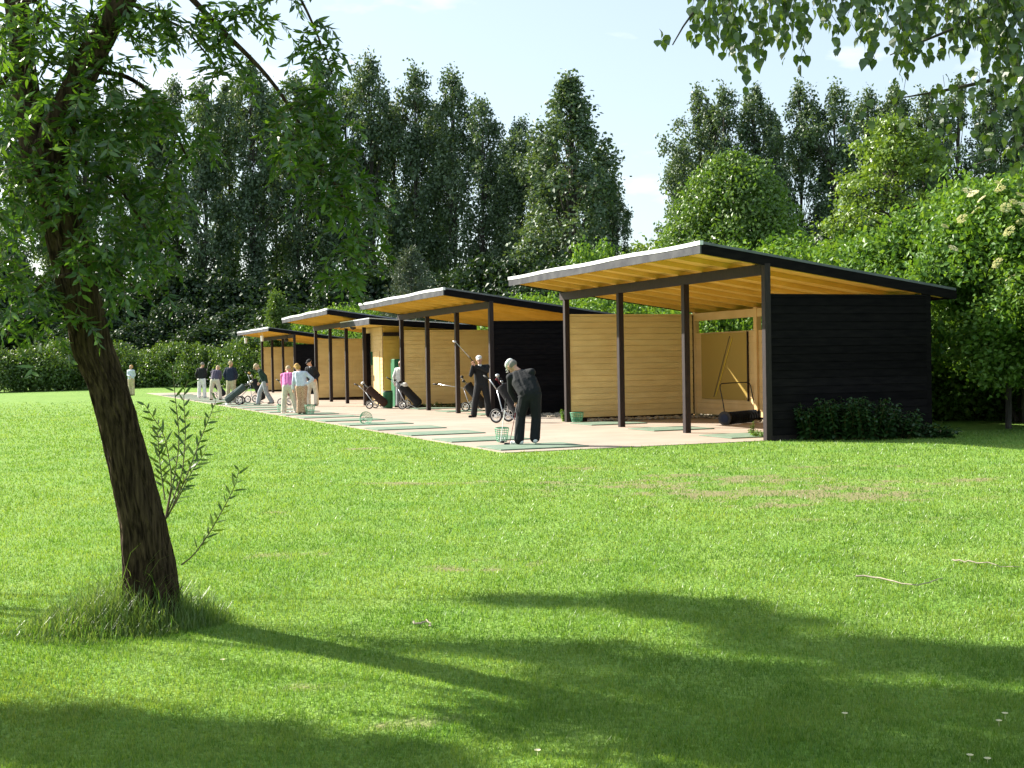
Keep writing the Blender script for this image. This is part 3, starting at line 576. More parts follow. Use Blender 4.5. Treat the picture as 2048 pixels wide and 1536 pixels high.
# bright shrub wall to the right of the nearest shelter
SV = [bush('tall_shrub', 2.3, 5, 111, 88, .80, 480, .13, 'bright', z0=.0, trunkr=.05, up=.3, skin=.72), bush('tall_shrub', 2.0, 5, 112, 74, .78, 480, .135, 'midgreen', z0=.0, trunkr=.05, up=.3, skin=.7),
      bush('tall_shrub', 2.2, 5, 113, 70, .75, 500, .13, 'bright', z0=1.55, trunkr=.06, up=.3, skin=.6)]
su = [False] * 3
shr = []
for i, (px, py, d, sx, lab) in enumerate([(1500, 470, 36, 1, 'shrub whose leafy top shows just over the nearest roof ridge'), (1570, 468, 35.5, 1, 'shrub whose leafy top shows just over the nearest roof ridge'), (1640, 470, 34, 1, 'shrub topping the middle of the nearest roof'),
        (1705, 452, 33, 1, 'shrub topping the middle of the nearest roof'), (1770, 450, 31.5, 1, 'tall shrub above the low back end of the nearest roof'), (1830, 420, 30, .95, 'tall shrub above the low back end of the nearest roof'),
        (1895, 395, 31.5, .95, 'tall shrub beside the back corner of the nearest shelter'), (1965, 350, 30, .9, 'tall shrub beside the back corner of the nearest shelter'), (2040, 335, 28, .9, 'tall bright shrub at the right hand edge of the lawn'), (2120, 330, 27.2, .95, 'tall bright shrub at the right hand edge of the lawn'),
        (2100, 480, 27.6, .8, 'lower shrub in front of the others right of the black wall'), (2150, 470, 24.6, .9, 'lower shrub in front of the others right of the black wall'),
        (2210, 340, 27, 1, 'tall bright shrub at the right hand edge of the lawn'), (1990, 480, 30, 1, 'tall bright shrub at the right hand edge of the lawn')]):
    p = pp(px, py, d); shr.append(place_tree(SV, su, 2 if px > 2020 or px == 1965 else i % 2, p.x, p.y, p.z, 5, i * 2.3, nth(lab), 'shrub', 'bright shrubs right of the nearest shelter', sx * (5.5 / max(p.z, 3)) ** .6))
# pale elder with flat cream flower heads
p = pp(2012, 375, 25.8); eld = thing('elder_shrub', 'elder shrub with flat creamy flower heads right of the nearest roof', 'shrub', (p.x, p.y, 0))
rng = np.random.default_rng(5)
mb, C = crown(p.z, 1.65, 1.7, 120, .5, 230, .12, lambda u: math.sqrt(max(.03, 1 - u ** 2.8)), 1, up=.4, skin=.7); mb.build('foliage', M['midgreen'], eld)
MB().tube([(0, 0, 0), (.1, .05, p.z * .7)], [.07, .03], 6).build('stem', M['bark_far'], eld)
fm = MB(); N = 150; a = rng.random(N) * 6.283; r = np.sqrt(rng.random(N)) * .13; P = np.stack([r * np.cos(a), r * np.sin(a), -r * r * 1.5 + .01 * rng.random(N)], -1)
add_leaves(fm, P, unit(np.stack([np.cos(a), np.sin(a), 0 * a], -1)), np.tile([0, 0, 1.], (N, 1)) + rdir(N) * .3, .035, .03); f0 = fm.build('flower_head', M['elder'], eld)
cand = sorted([(c, r) for c, r in C if c[1] < .5 and c[2] > 2.4], key=lambda q: -(q[0][2] * .35 - q[0][1] + .5 * rng.random()))[:42]
for k, (cc_, r_) in enumerate(cand):
    o = f0 if k == 0 else f0.copy()
    if k: COL.objects.link(o); o.parent = eld
    o.location = Vector(cc_) + Vector((-.35 + .5 * rng.normal(), -.75, .45)).normalized() * r_ * 1.4; o.rotation_euler = (.45 + .3 * rng.random(), -.2 + .3 * rng.normal(), rng.random() * 6); o.scale = (.55 + .4 * rng.random(),) * 3
# yellow green tree with layered leaf sprays
p = pp(1790, 235, 33); lay = thing('layered_tree', 'yellow green tree with layered leaf sprays behind the shrubs', 'tree', (p.x, p.y, 0)); mb = MB(); t = MB()
t.tube([(0, 0, 0), (.1, 0, p.z * .5), (0, .1, p.z * .92)], [.14, .1, .03], 8)
for k in range(120):
    u = rng.random(); z = 2 + (p.z - 2.1) * u; a = rng.random() * 6.283; r = (2.5 * (1 - u) ** .6 + .3) * math.sqrt(rng.random()); c = np.array([r * math.cos(a), r * math.sin(a), z])
    clump(mb, c, (.62, .62, .2), 120, .12, .085, 1.0, shell=.2); t.tube([(0, 0, z - .5), tuple(c)], [.03, .01], 4, cap=False)
mb.build('foliage', M['lime'], lay); t.build('trunk', M['bark_far'], lay)
# ---------------------------------------------------------------- nettles against the black wall, weeds on the pad
def herb(name, label, x, y, n, h, spread, leaf, m='weed', z=0, group=None, rz=0, mt='twig'):
    root = thing(name, label, 'plant', (x, y, z), 0, group); mb = MB(); t = MB()
    for k in range(n):
        a = rng.random() * 6.283; r = spread * math.sqrt(rng.random()); hh = h * (.55 + .5 * rng.random()); b = np.array([r * math.cos(a) * .6, r * math.sin(a) * .5, 0]); e = b + np.array([r * math.cos(a) * .5 + .1 * h * rng.normal(), r * math.sin(a) * .4 - .05 * h, hh])
        t.tube([b, (b + e) / 2 + [0, 0, .06 * h], e], [.006, .005, .002], 4, cap=False); ns = int(hh / leaf * 5) + 4; q = np.linspace(.15, 1, ns)
        P = b + (e - b) * q[:, None]; an = np.arange(ns) * 1.57 + a; A = np.stack([np.cos(an), np.sin(an), -.25 + 0 * an], -1) + rdir(ns) * .3
        add_leaves(mb, P, A, np.tile([0, 0, 1.], (ns, 1)) + rdir(ns) * .35, leaf * (1.25 - .6 * q), leaf * .62 * (1.2 - .5 * q), 'ovate')
    mb.build('foliage', M[m], root); t.build('stems', M[mt], root); return root
for k, (px, py, h, n, sp) in enumerate([(1600, 874, .55, 26, .35), (1640, 876, .85, 40, .5), (1690, 876, 1.0, 46, .55), (1745, 876, .95, 44, .55), (1795, 874, .7, 32, .5), (1840, 872, .4, 20, .45), (1880, 872, .3, 18, .5)]):
    c = gp(px, py + 4)
    herb('nettle_clump', ['low nettles near the corner post of the black wall', 'nettles at the left part of the black wall', 'tallest nettles in front of the middle of the black wall', 'nettles just right of the tallest clump', 'nettles towards the back of the black wall', 'low nettles beyond the back corner of the black wall', 'lowest nettles in the shade below the shrubs'][k], c.x, c.y + .15, n, h * (.8), sp * .95, .135)
c = gp(1525, 874); herb('weed', 'bright weeds sprouting at the foot of the corner post', c.x, c.y - .1, 22, .16, .35, .07, 'bright')
c = gp(1507, 868); herb('weed', 'single taller weed leaning over the concrete edge', c.x, c.y, 4, .26, .1, .06, 'bright')
c = pad(.15, 9.35); herb('weed', 'weeds beside the left post of the nearest shelter', c.x, c.y, 16, .32, .22, .07, 'bright')
c = gp(1010, 838); 
for k, l_ in enumerate((21.6, 23.4, 35.6, 37)):
    c = pad(.9, l_); herb('weed', 'weeds along the foot of the %s wall' % ['second shelter', 'hut', 'third shelter', 'farthest shelter'][k], c.x, c.y, 26, .22, .7, .08, 'hedge')
# ================================================================ the willow
rng = np.random.default_rng(99)
T0 = tb; wil = thing('willow_tree', 'leaning willow with dark furrowed trunk and hanging leafy boughs on the left', 'tree', T0)
def rel(px, py, d): return np.array(pp(px, py, d)) - np.array(T0)
TD = T0.y
path = [(305, 1262), (305, 1238), (300, 1150), (287, 1050), (264, 950), (240, 860), (212, 770), (180, 690), (163, 610), (149, 547), (130, 456), (104, 375), (84, 325)]
wd = [124, 114, 104, 91, 79, 74, 71, 69, 70, 72, 78, 80, 70]
def leand(y): return TD / (1 + .30 * max(0, (1238 - y)) / FPX)
PTS = [rel(x, y, leand(y)) for k, (x, y) in enumerate(path)]; RR = [w / 2 / FPX * leand(y) for w, (x, y) in zip(wd, path)]
TW = leand(430)
def resample(P, R, n):
    P = np.array(P); R = np.array(R); d = np.concatenate([[0], np.cumsum(np.linalg.norm(np.diff(P, axis=0), axis=1))]); q = np.linspace(0, d[-1], n)
    P2 = np.stack([np.interp(q, d, P[:, i]) for i in range(3)], -1); R2 = np.interp(q, d, R)
    for _ in range(6): P2[1:-1] = (P2[:-2] + P2[1:-1] * 2 + P2[2:]) / 4; R2[1:-1] = (R2[:-2] + R2[1:-1] * 2 + R2[2:]) / 4
    return P2, R2
def bark_tube(mb, P, R, n, k, amp):
    P, R = resample(P, R, n); s0 = mb.n; mb.tube(P, R, k); V = mb.V[-1]; Vn = V[:n * k].reshape(n, k, 3); c = P[:, None]; d = Vn - c
    s_ = np.concatenate([[0], np.cumsum(np.linalg.norm(np.diff(P, axis=0), axis=1))])[:, None] + 0 * np.zeros((1, k)); a = np.arange(k)[None, :] / k
    # vertical furrows that wander and merge
    w = .09 * (fbm(s_ * 2.2 + 5, a * 6 + 2, 3) - .5); f = np.abs(fbm((a + w) * 40, s_ * 3.4, 4) - .5) * 2
    seam = np.minimum(a, 1 - a) * 12; f = f * np.clip(seam, 0, 1) + .3 * (1 - np.clip(seam, 0, 1))
    lump = fbm(a * 5 + 9, s_ * 1.5, 3) - .5
    Vn += unit(d) * ((f ** .7 - .45) * amp + lump * amp * 1.6)[..., None]; V[:n * k] = Vn.reshape(-1, 3)
tr = MB(); bark_tube(tr, PTS, RR, 260, 200, .028); tr.build('trunk', M['bark'], wil, smooth=True)
limbs = [([rel(x, y, TW + .04 * k) for k, (x, y) in enumerate([(92, 350), (72, 285), (54, 200), (45, 114), (34, 10), (5, -180), (-20, -420)])], [40, 34, 28, 25, 24, 18, 10]),
         ([rel(x, y, TW - .02 * k) for k, (x, y) in enumerate([(96, 350), (112, 270), (140, 205), (170, 140), (200, 80), (246, -5), (300, -110), (370, -260)])], [38, 34, 31, 30, 28, 26, 22, 12])]
for P_, R_ in limbs:
    tr = MB(); bark_tube(tr, P_, [r / FPX * TW * .95 for r in R_], 120, 60, .013); tr.build('limb', M['bark'], wil, smooth=True)
thin = [([(290, -90), (360, -30), (405, 20), (450, 68), (505, 118), (556, 175), (600, 245), (640, 320)], TW + .1, .022), ([(290, -90), (420, -140), (540, -100), (605, 0), (640, 80), (665, 150)], TW + .15, .014),
        ([(170, 140), (260, 150), (330, 215), (380, 330)], TW + .15, .018), ([(70, 285), (130, 300), (230, 360), (300, 470)], TW - .2, .018), ([(246, -5), (300, 30), (370, 55), (430, 130)], TW + .3, .015),
        ([(45, 114), (-60, 250), (-110, 400), (-90, 560)], TW + .3, .02), ([(640, 320), (690, 400), (720, 500), (715, 590)], TW + .05, .008), ([(92, 350), (170, 470), (250, 560), (300, 600)], TW + .1, .014),
        ([(34, 10), (90, -10), (60, 100), (20, 300)], TW - .3, .015), ([(163, 610), (215, 590), (250, 620)], TW + .15, .01), ([(149, 547), (90, 560), (40, 620), (10, 680)], TW - .2, .012)]
for k, (pt, d, r) in enumerate(thin):
    P_, R_ = resample([rel(x, y, d + .1 * math.sin(i)) for i, (x, y) in enumerate(pt)], np.linspace(r, r * .3, len(pt)), 24)
    MB().tube(P_, R_, 7).build('bough', M['bark'], wil, smooth=True)
def sprays(mb, tw, centres, rad, n, llen=.098, lw=.020, sl=(.22, .52), down=.55, kind='lance', step=.021, hang=None):
    """leafy twigs starting through an ellipsoid, arching over and hanging"""
    for k in range(n):
        d = rdir(1)[0] * rng.random() ** .45; b = np.array(centres) + d * np.array(rad); L_ = sl[0] + (sl[1] - sl[0]) * rng.random(); a = rng.random() * 6.283
        h = np.array([math.cos(a), math.sin(a) , 0]); ns = max(6, int(L_ / step)); q = np.linspace(0, 1, ns)
        P = b + h * (L_ * .55 * (q - .25 * q ** 2))[:, None] + np.array([0, 0, 1.]) * (L_ * (.25 * q - down * q ** 2))[:, None]
        T = np.gradient(P, axis=0); T = unit(T); s_ = unit(np.cross(T, [0, 0, 1.])); sg = np.where(np.arange(ns) % 2, 1, -1)[:, None]
        A = T * .7 + s_ * sg * .65 + rdir(ns) * .55 + np.array([0, 0, -.12]); kk = rng.random(ns) < .92
        add_leaves(mb, P[kk], A[kk], (np.cross(A, s_) + rdir(ns) * .7)[kk], llen * (.6 + .55 * rng.random(kk.sum())) * (1 - .35 * q[kk]), lw * (.8 + .5 * rng.random(kk.sum())), kind)
        tw.tube(P[::3], np.linspace(.0028, .0012, len(P[::3])), 3, cap=False)
mb = MB(); tw = MB()
def sp(px, py, rx, ry, d, dr, n, **kw):
    d -= .25; n = int(n * (.62 if px < 380 and py > -50 else .62)) + 1; c = rel(px, py, d); sprays(mb, tw, c, (rx / FPX * d, dr, ry / FPX * d), n, **kw)
for a in [(40, 60, 130, 90, 7.0, .7, 90), (170, 60, 110, 90, 7.1, .6, 80), (300, 40, 70, 60, 7.3, .4, 42), (60, 230, 120, 110, 6.8, .7, 100), (210, 240, 100, 100, 7.0, .5, 95), (320, 230, 60, 70, 7.2, .4, 42),
          (40, 420, 110, 110, 6.9, .6, 80), (230, 400, 110, 90, 7.1, .5, 95), (330, 380, 60, 60, 7.3, .4, 26), (40, 570, 90, 60, 7.0, .5, 42), (190, 510, 80, 50, 6.8, .3, 40), (290, 500, 60, 50, 7.1, .3, 28), (250, 590, 80, 25, 7.0, .3, 14),
          (-120, 200, 100, 250, 7.6, .9, 130), (-80, 480, 70, 120, 7.4, .7, 50), (400, 70, 50, 50, 7.4, .3, 26), (470, 30, 60, 25, 7.2, .3, 20), (440, 130, 40, 40, 7.4, .3, 12), (400, 280, 40, 50, 7.3, .3, 12), (550, -30, 70, 20, 7.2, .3, 14),
          (628, 70, 28, 30, 7.1, .2, 10), (630, 110, 35, 25, 7.1, .2, 12), (620, 190, 40, 30, 7.0, .2, 16), (590, 235, 50, 50, 7.0, .25, 26), (655, 260, 50, 50, 7.0, .25, 28), (600, 310, 40, 35, 6.9, .2, 16), (690, 340, 45, 55, 7.0, .25, 30), (660, 400, 45, 40, 7.0, .2, 22),
          (720, 420, 35, 40, 7.1, .2, 16), (700, 490, 40, 40, 7.1, .2, 20), (690, 560, 38, 22, 7.1, .2, 12), (130, 640, 70, 25, 7.0, .3, 10), (30, 660, 40, 30, 7.0, .3, 8),
          (100, -150, 300, 110, 7.4, 1.0, 170), (380, -180, 160, 80, 7.4, .8, 60), (50, -420, 260, 130, 7.8, 1.2, 130)]:
    sp(*a)
sp(70, 735, 14, 8, 6.6, .05, 1, sl=(.12, .16))
for k in range(110):   # unseen crown clumps added overhead to block sky light from the lawn
    p_ = np.array([-4.2 + 4.0 * rng.random(), 4.0 + 5.2 * rng.random(), 4.7 + 1.6 * rng.random()]) - np.array(T0); clump(mb, p_, (.55, .55, .35), 85, .11, .024, .4, 'kite', .1)
mb.build('foliage', M['willow'], wil); tw.build('twigs', M['twig'], wil)
# basal shoots
mb = MB(); tw = MB()
for pt in [[(330, 1040), (345, 960), (330, 870), (290, 810)], [(332, 1035), (350, 950), (360, 880), (350, 790), (345, 735)], [(332, 1035), (365, 950), (372, 860), (365, 780), (376, 760)], [(335, 1035), (375, 950), (400, 880), (425, 820), (432, 800)],
           [(330, 1040), (355, 1000), (385, 940), (410, 905)], [(330, 1000), (320, 930), (315, 860)], [(362, 1130), (385, 1115), (420, 1065), (445, 1020), (470, 975), (478, 940)]]:
    P_, _ = resample([rel(x, y, TD - .05 + .03 * i) for i, (x, y) in enumerate(pt)], [.004] * len(pt), 26); tw.tube(P_, np.linspace(.005, .002, 26), 4)
    ns = 26; A = unit(np.gradient(P_, axis=0)); s_ = unit(np.cross(A, [0, 1, 0.])); sg = np.where(np.arange(ns) % 2, 1, -1)[:, None]; A2 = A * .8 + s_ * sg * .7 + rdir(ns) * .35
    kk = np.arange(ns) > 4; add_leaves(mb, P_[kk], A2[kk], rdir(kk.sum()) + np.array([0, -1.2, .3]), .090 * (.5 + .6 * rng.random(kk.sum())), .0175, 'lance')
mb.build('basal_leaves', M['hedge'], wil); tw.build('basal_shoots', M['twig'], wil)
# ---------------------------------------------------------------- the tree just outside the left edge: its crown shades the lawn
L2 = Vector((-12.5, 12.2, 0)); w2 = thing('willow_tree', 'second willow out of view to the left, its crown shading the lawn', 'tree', L2)
mb = MB(); tw = MB(); t = MB(); t.tube([(0, 0, 0), (.1, .1, 2.2), (.3, 0, 4.4)], [.3, .24, .17], 14)
def shade(px, py, rx, ry, h, n):
    g = gp(px, py); c = np.array(g) + np.array([-SH[0] * K, -SH[1] * K, 1]) * h - np.array(L2); rz = ry * .5
    for _ in range(n):
        d = rdir(1)[0] * rng.random() ** .5; clump(mb, c + d * [rx, ry * .8, rz], (.24, .24, .18), 150, .11, .026, .4, 'kite', .1)
    t.tube([(.3, 0, 3.6), tuple(c * [.5, .5, .85] + [.1, 0, .3]), tuple(c)], [.02, .010, .004], 6, cap=False)
for a in [(1340, 1212, .55, .45, 6.2, 15), (1140, 1203, .5, .18, 6.0, 5), (1010, 1200, .4, .08, 5.8, 2), (1480, 1235, .45, .4, 6.6, 10), (1620, 1285, .5, .5, 6.9, 14), (1790, 1310, .5, .5, 6.5, 14), (1950, 1330, .5, .45, 6.8, 14), (2100, 1330, .5, .5, 7, 14),
          (1480, 1345, .5, .4, 6.0, 9), (1290, 1370, .5, .3, 5.6, 8), (1700, 1400, .6, .4, 6.2, 15), (1930, 1420, .6, .4, 6.6, 16), (1080, 1300, .6, .12, 5.4, 5), (1250, 1322, .5, .14, 5.4, 5), (1450, 1450, .5, .25, 5.4, 5), (1680, 1480, .6, .25, 5.8, 7), (1930, 1510, .6, .3, 6.2, 8),
          (1200, 1440, .4, .2, 5.2, 6), (900, 1300, .5, .1, 5.1, 3), (2150, 1450, .6, .5, 6.6, 15),
          (40, 1445, .5, .22, 4.4, 7), (230, 1440, .4, .16, 4.3, 5), (420, 1475, .4, .16, 4.2, 5), (150, 1500, .5, .25, 4.4, 9), (640, 1505, .4, .12, 4.2, 4), (830, 1515, .35, .12, 4.3, 4), (380, 1530, .5, .2, 4.4, 8), (620, 1560, .5, .2, 4.4, 8), (-100, 1470, .5, .25, 4.4, 6), (900, 1570, .5, .2, 4.4, 7)]:
    shade(*a)
mb.build('foliage', M['willow'], w2); t.build('trunk', M['bark'], w2)
# ================================================================ the birch whose boughs hang in at the top right
BB = Vector((4.6, 7.4, 0)); bir = thing('birch_tree', 'birch whose leafy boughs hang into the top right of the view', 'tree', BB)
t = MB(); bark = mat('birch_bark', (.62, .60, .56), (.06, .05, .05), 5, .8, .4, 12, stretch=(1, 1, 5), lo=.55, hi=.62)
t.tube([(0, 0, 0), (.05, 0, 2.5), (-.1, .05, 5), (0, 0, 8)], [.16, .13, .09, .03], 12); t.build('trunk', bark, bir, smooth=True)
mb = MB(); tw = MB()
def brel(px, py, d): return np.array(pp(px, py, d)) - np.array(BB)
for pt, d in [([(2350, -260), (2150, -180), (1900, -120), (1650, -90), (1480, -60), (1380, 0), (1345, 90)], 5.4), ([(2350, -100), (2200, -60), (2050, 0), (1900, 60), (1780, 110)], 5.6), ([(2350, 60), (2200, 120), (2048, 145), (1900, 180), (1800, 196)], 5.8), ([(2350, 150), (2200, 230), (2080, 280), (1950, 330)], 5.9)]:
    P_, R_ = resample([brel(x, y, d) for x, y in pt], np.linspace(.022, .003, len(pt)), 26); MB().tube(P_, R_, 6).build('bough', M['bark_far'], bir, smooth=True)
def bhang(px, py0, ln, d, n=1, spread=20):
    """pendulous twigs: start at a photo place, hang straight down with small side twigs"""
    for _ in range(n):
        b = brel(px + rng.normal() * spread, py0 + rng.normal() * 10, d + rng.normal() * .18); L_ = ln / FPX * d * (.7 + .5 * rng.random()); ns = max(4, int(L_ / .026)); q = np.linspace(0, 1, ns)
        dr = rng.normal(size=2) * .12; P = b + np.stack([dr[0] * q * L_ + .012 * np.sin(q * 9), dr[1] * q * L_, -q * L_], -1); P = P + rng.normal(size=P.shape) * .012
        ds = rdir(ns) * [1, 1, .4]; A = unit(ds * .55 + np.array([0, 0, -1.])); P2 = P + ds * .012
        add_leaves(mb, P2, A, ds + rdir(ns) * .6, .050 * (.7 + .6 * rng.random(ns)), .039 * (.75 + .5 * rng.random(ns)), 'ovate')
        tw.tube(P[::3] if len(P) > 6 else P, .0012, 3, cap=False)
for px, y0, ln, n in [(1340, 70, 40, 2), (1380, 40, 60, 5), (1400, -20, 110, 7), (1440, -20, 130, 8), (1465, -10, 190, 8), (1500, -20, 110, 7), (1525, 0, 130, 5), (1545, -10, 150, 5), (1580, -20, 90, 6), (1620, -20, 90, 6), (1610, 30, 130, 3), (1660, -20, 90, 7), (1700, -20, 120, 8), (1730, -10, 150, 7), (1760, -20, 130, 7),
                      (1790, 0, 110, 6), (1815, 0, 140, 5), (1830, 20, 170, 5), (1850, -20, 100, 9), (1880, 0, 150, 9), (1920, -20, 160, 12), (1960, -20, 180, 13), (2000, -20, 200, 14), (2040, -20, 220, 14), (1990, 80, 120, 8), (2040, 90, 140, 9),
                      (1810, 185, 50, 3), (1860, 170, 60, 4), (1920, 165, 80, 6), (1980, 150, 90, 8), (2040, 145, 110, 9), (1750, 200, 50, 3), (1720, 215, 45, 2), (1960, 240, 90, 6), (2020, 230, 100, 7), (1900, 250, 70, 4), (1850, 230, 60, 4), (2050, 300, 90, 4),
                      (2120, 0, 300, 24), (2200, 0, 300, 24), (2120, 250, 200, 14), (1600, -120, 80, 18), (1800, -140, 100, 24), (2000, -140, 100, 24)]:
    bhang(px, y0 if y0 > 100 else y0 - 12, ln * (.85 if px < 1850 else .72), 5.4 + .2 * rng.random(), max(1, int(n * (.8 if y0 < 100 else .5))))
for k in range(150):   # crown clumps added above the view, hiding sky so shaded grass darkens
    p_ = np.array([-.3 + 6.5 * rng.random(), 3.6 + 6.0 * rng.random(), 4.9 + 2.2 * rng.random()]) - np.array(BB); clump(mb, p_, (.6, .6, .4), 90, .06, .048, .4, 'kite', .1)
mb.build('foliage', M['birch'], bir); tw.build('twigs', M['bark_far'], bir)
# ---------------------------------------------------------------- small things in the lawn
rng = np.random.default_rng(3)
for pt, lab in [([(824, 1243), (840, 1248), (852, 1240), (866, 1252)], 'small pale forked twig lying on the lawn near the shadow edge'), ([(1712, 1152), (1745, 1150), (1790, 1165), (1840, 1170), (1885, 1158)], 'long pale twig lying on the lawn far to the right'), ([(1905, 1118), (1960, 1126), (2040, 1134)], 'thin dry stalk lying near the right edge of the lawn')]:
    P_ = [gp(x, y, .02 + .012 * (i % 2)) for i, (x, y) in enumerate(pt)]; c = P_[0]; q, _ = resample([np.array(a - c) for a in P_], [1] * len(P_), 14)
    o = MB().tube(q + rng.normal(size=q.shape) * .006, np.linspace(.007, .003, 14), 5).build('twig', M['stone'] if 'pale' in lab or 'dry' in lab else M['brown']); o.location = c; tag(o, lab, 'twig')
dm = MB(); N = 26; a = np.arange(N) * 2.4; add_leaves(dm, np.zeros((N, 3)) + [0, 0, .024], np.stack([np.cos(a), np.sin(a), .5 + 0 * a], -1), np.tile([0, 0, 1.], (N, 1)), .016, .010); dm.tube([(0, 0, 0), (0, 0, .022)], .0012, 4)
d0 = None
for px, py in [(1075, 1515), (1998, 1455), (1940, 1525), (1975, 1532), (445, 1330), (1690, 1440), (2010, 1440)]:
    if d0 is None: d0 = dm.build('clover_flower', M['elder']); o = d0
    else: o = d0.copy(); COL.objects.link(o)
    o.location = gp(px, py); tag(o, 'small white clover flower standing in the short grass', 'flower', 'white clover flowers in the lawn')
# ================================================================ people
def voxel(mb, name, m, parent, vs, smooth=2):
    o = mb.build(name, m, parent); r = o.modifiers.new('remesh', 'REMESH'); r.mode = 'VOXEL'; r.voxel_size = vs; r.use_smooth_shade = True
    if smooth: q = o.modifiers.new('smooth', 'SMOOTH'); q.factor = .5; q.iterations = smooth
    return o
def v3(*a): return np.array(a, float)
def hand(mb, w, d, curl, side):
    """palm, four unequal bent fingers and a thumb; w wrist, d direction, curl = direction the fingers close towards"""
    d = d / np.linalg.norm(d); c = curl - d * (curl @ d); c = c / (np.linalg.norm(c) + 1e-9); s = np.cross(d, c) * side
    for q in (-.022, 0, .022): mb.cap(w + s * q * .7, w + d * .085 + s * q, .016, .014, 8)
    for k, (o, l1) in enumerate(((-.031, .036), (-.011, .042), (.010, .040), (.030, .032))):
        a = w + d * .088 + s * o; b = a + d * l1 * .85 + c * l1 * .5; e = b + d * l1 * .15 + c * l1 * .85; mb.cap(a, b, .0095, .009, 6); mb.cap(b, e, .009, .008, 6)
    a = w + d * .03 - s * .026; b = a + d * .03 - s * .022 + c * .012; mb.cap(a, b, .0115, .010, 6); mb.cap(b, b + d * .028 + c * .012, .010, .008, 6)
def person(label, px, py, J, face, sh, top, legs, shoes, hair=None, capm=None, h=1.0, rad=1.0, longhair=False, vs=.012, collar=None, brimdir=None, short=False, hands=(None, None), feet=None, shadow=None):
    """J: joints in metres from the point between the feet (x to the right in the photo, y away); face: where the face looks; sh: shoulder line"""
    g = gp(px, py); g.z = .013; root = thing('person', label, 'person', g, 0); root.scale = (h,) * 3
    J = {k: v3(*v) for k, v in J.items()}; face = unit(v3(*face)); sh = unit(v3(*sh)); R = rad
    fl, fr = feet if feet else (unit(face * [1, 1, 0]), unit(face * [1, 1, 0]))
    fl = unit(v3(*fl)); fr = unit(v3(*fr)); pel, neck, head = J['pel'], J['neck'], J['head']; mid = (pel * .45 + neck * .55)
    hl, hr = pel - sh * .085, pel + sh * .085; sl, sr = J.get('sl', neck - sh * .175 - v3(0, 0, .055)), J.get('sr', neck + sh * .175 - v3(0, 0, .055))
    up = unit(head - neck); fwd = unit(face - up * (face @ up)); sd_ = np.cross(fwd, up)
    b = MB()
    def torso(m, e, top_=True):
        for q in (-1, 1):
            m.cap(pel + sh * q * .075 + (neck - pel) * .06, mid + sh * q * .085 * R, .098 * R + e, .092 * R + e); m.cap(mid + sh * q * .085 * R, neck + sh * q * .085 - (neck - pel) * .16, .095 * R + e, .085 + e)
            s_ = sl if q < 0 else sr; m.cap(neck + sh * q * .05 - v3(0, 0, .045), s_, .06 + e, .058 + e)
        m.cap(pel + (neck - pel) * .08, mid, .105 * R + e, .10 * R + e); m.cap(mid, neck - (neck - pel) * .14, .10 * R + e, .085 + e)
    def arm(m, s, e_, w, e, cuff=1.0, ex=0):
        m.cap(s, e_, .050 + e, .040 + e); m.cap(e_, e_ + (w - e_) * cuff, .040 + e, .028 + e + ex)
    def leg(m, hp, kn, an, e, ex=0):
        m.cap(hp - v3(0, 0, .03), kn, .090 + e, .058 + e); m.cap(kn, an, .058 + e, .040 + e + ex)
    torso(b, 0); b.cap(neck - up * .04, head - up * .05, .052, .05)
    # head: skull, jaw, nose, brow, ears
    b.ell(head + up * .02 - fwd * .012, (.080, .100, .105), 16, M=Matrix((tuple(sd_), tuple(fwd), tuple(up))).transposed())
    b.cap(head - up * .05 + fwd * .035, head - up * .075 + fwd * .055, .052, .036); b.cap(head + up * .01 + fwd * .092, head - up * .025 + fwd * .112, .012, .016, 8)
    b.cap(head - up * .055 + fwd * .088 - sd_ * .018, head - up * .055 + fwd * .088 + sd_ * .018, .010, .010, 6)
    for q in (-1, 1): b.cap(head + sd_ * q * .082 + up * .015, head + sd_ * q * .08 - up * .02, .016, .012, 6)
    for q, s, e_, w in ((-1, sl, J['el'], J['wl']), (1, sr, J['er'], J['wr'])):
        arm(b, s, e_, w, 0); hd = hands[0 if q < 0 else 1]; hd = unit(w - e_) if hd is None else unit(v3(*hd)); hand(b, w, hd, unit(v3(0, 0, -.4) + fwd * .8 - sh * q * .6), q)
    for hp, kn, an, ff in ((hl, J['kl'], J['al'], fl), (hr, J['kr'], J['ar'], fr)):
        leg(b, hp, kn, an, 0); b.cap(an - v3(0, 0, .02), an + ff * .14 - v3(0, 0, .045), .034, .026)
    voxel(b, 'body', M['skin'], root, vs)
    e = MB()
    for q in (-1, 1): e.ell(head + fwd * .087 + up * .018 + sd_ * q * .031, .012, 8)
    e.build('eyes', M['dark'], root, smooth=True) if face[1] < .5 else None
    m = MB(); torso(m, .020); cuff = .45 if short else 1.0
    for s, e_, w in ((sl, J['el'], J['wl']), (sr, J['er'], J['wr'])):
        if short: m.cap(s, s + (e_ - s) * .8, .072, .066)
        else: arm(m, s, e_, w + (e_ - w) * .10, .017, 1, .004)
    for q in (-1, 1): m.cap(pel + sh * q * .05 + (neck - pel) * .02, pel + sh * q * .05 + (neck - pel) * .25, .118 * R, .112 * R)
    voxel(m, 'sweater', M[top], root, vs * 1.1)
    if collar: c = MB(); c.cap(neck - up * .03 + fwd * .03, neck + up * .012 + fwd * .012, .068, .06); voxel(c, 'collar', M[collar], root, vs * 1.1, 1)
    m = MB(); m.cap(hl - v3(0, 0, .03), hr - v3(0, 0, .03), .122, .122); m.cap(pel, pel + (neck - pel) * .1, .118, .115)
    for hp, kn, an in ((hl, J['kl'], J['al']), (hr, J['kr'], J['ar'])): leg(m, hp, kn, an - (an - kn) * .02, .030, .022)
    voxel(m, 'trousers', M[legs], root, vs * 1.1)
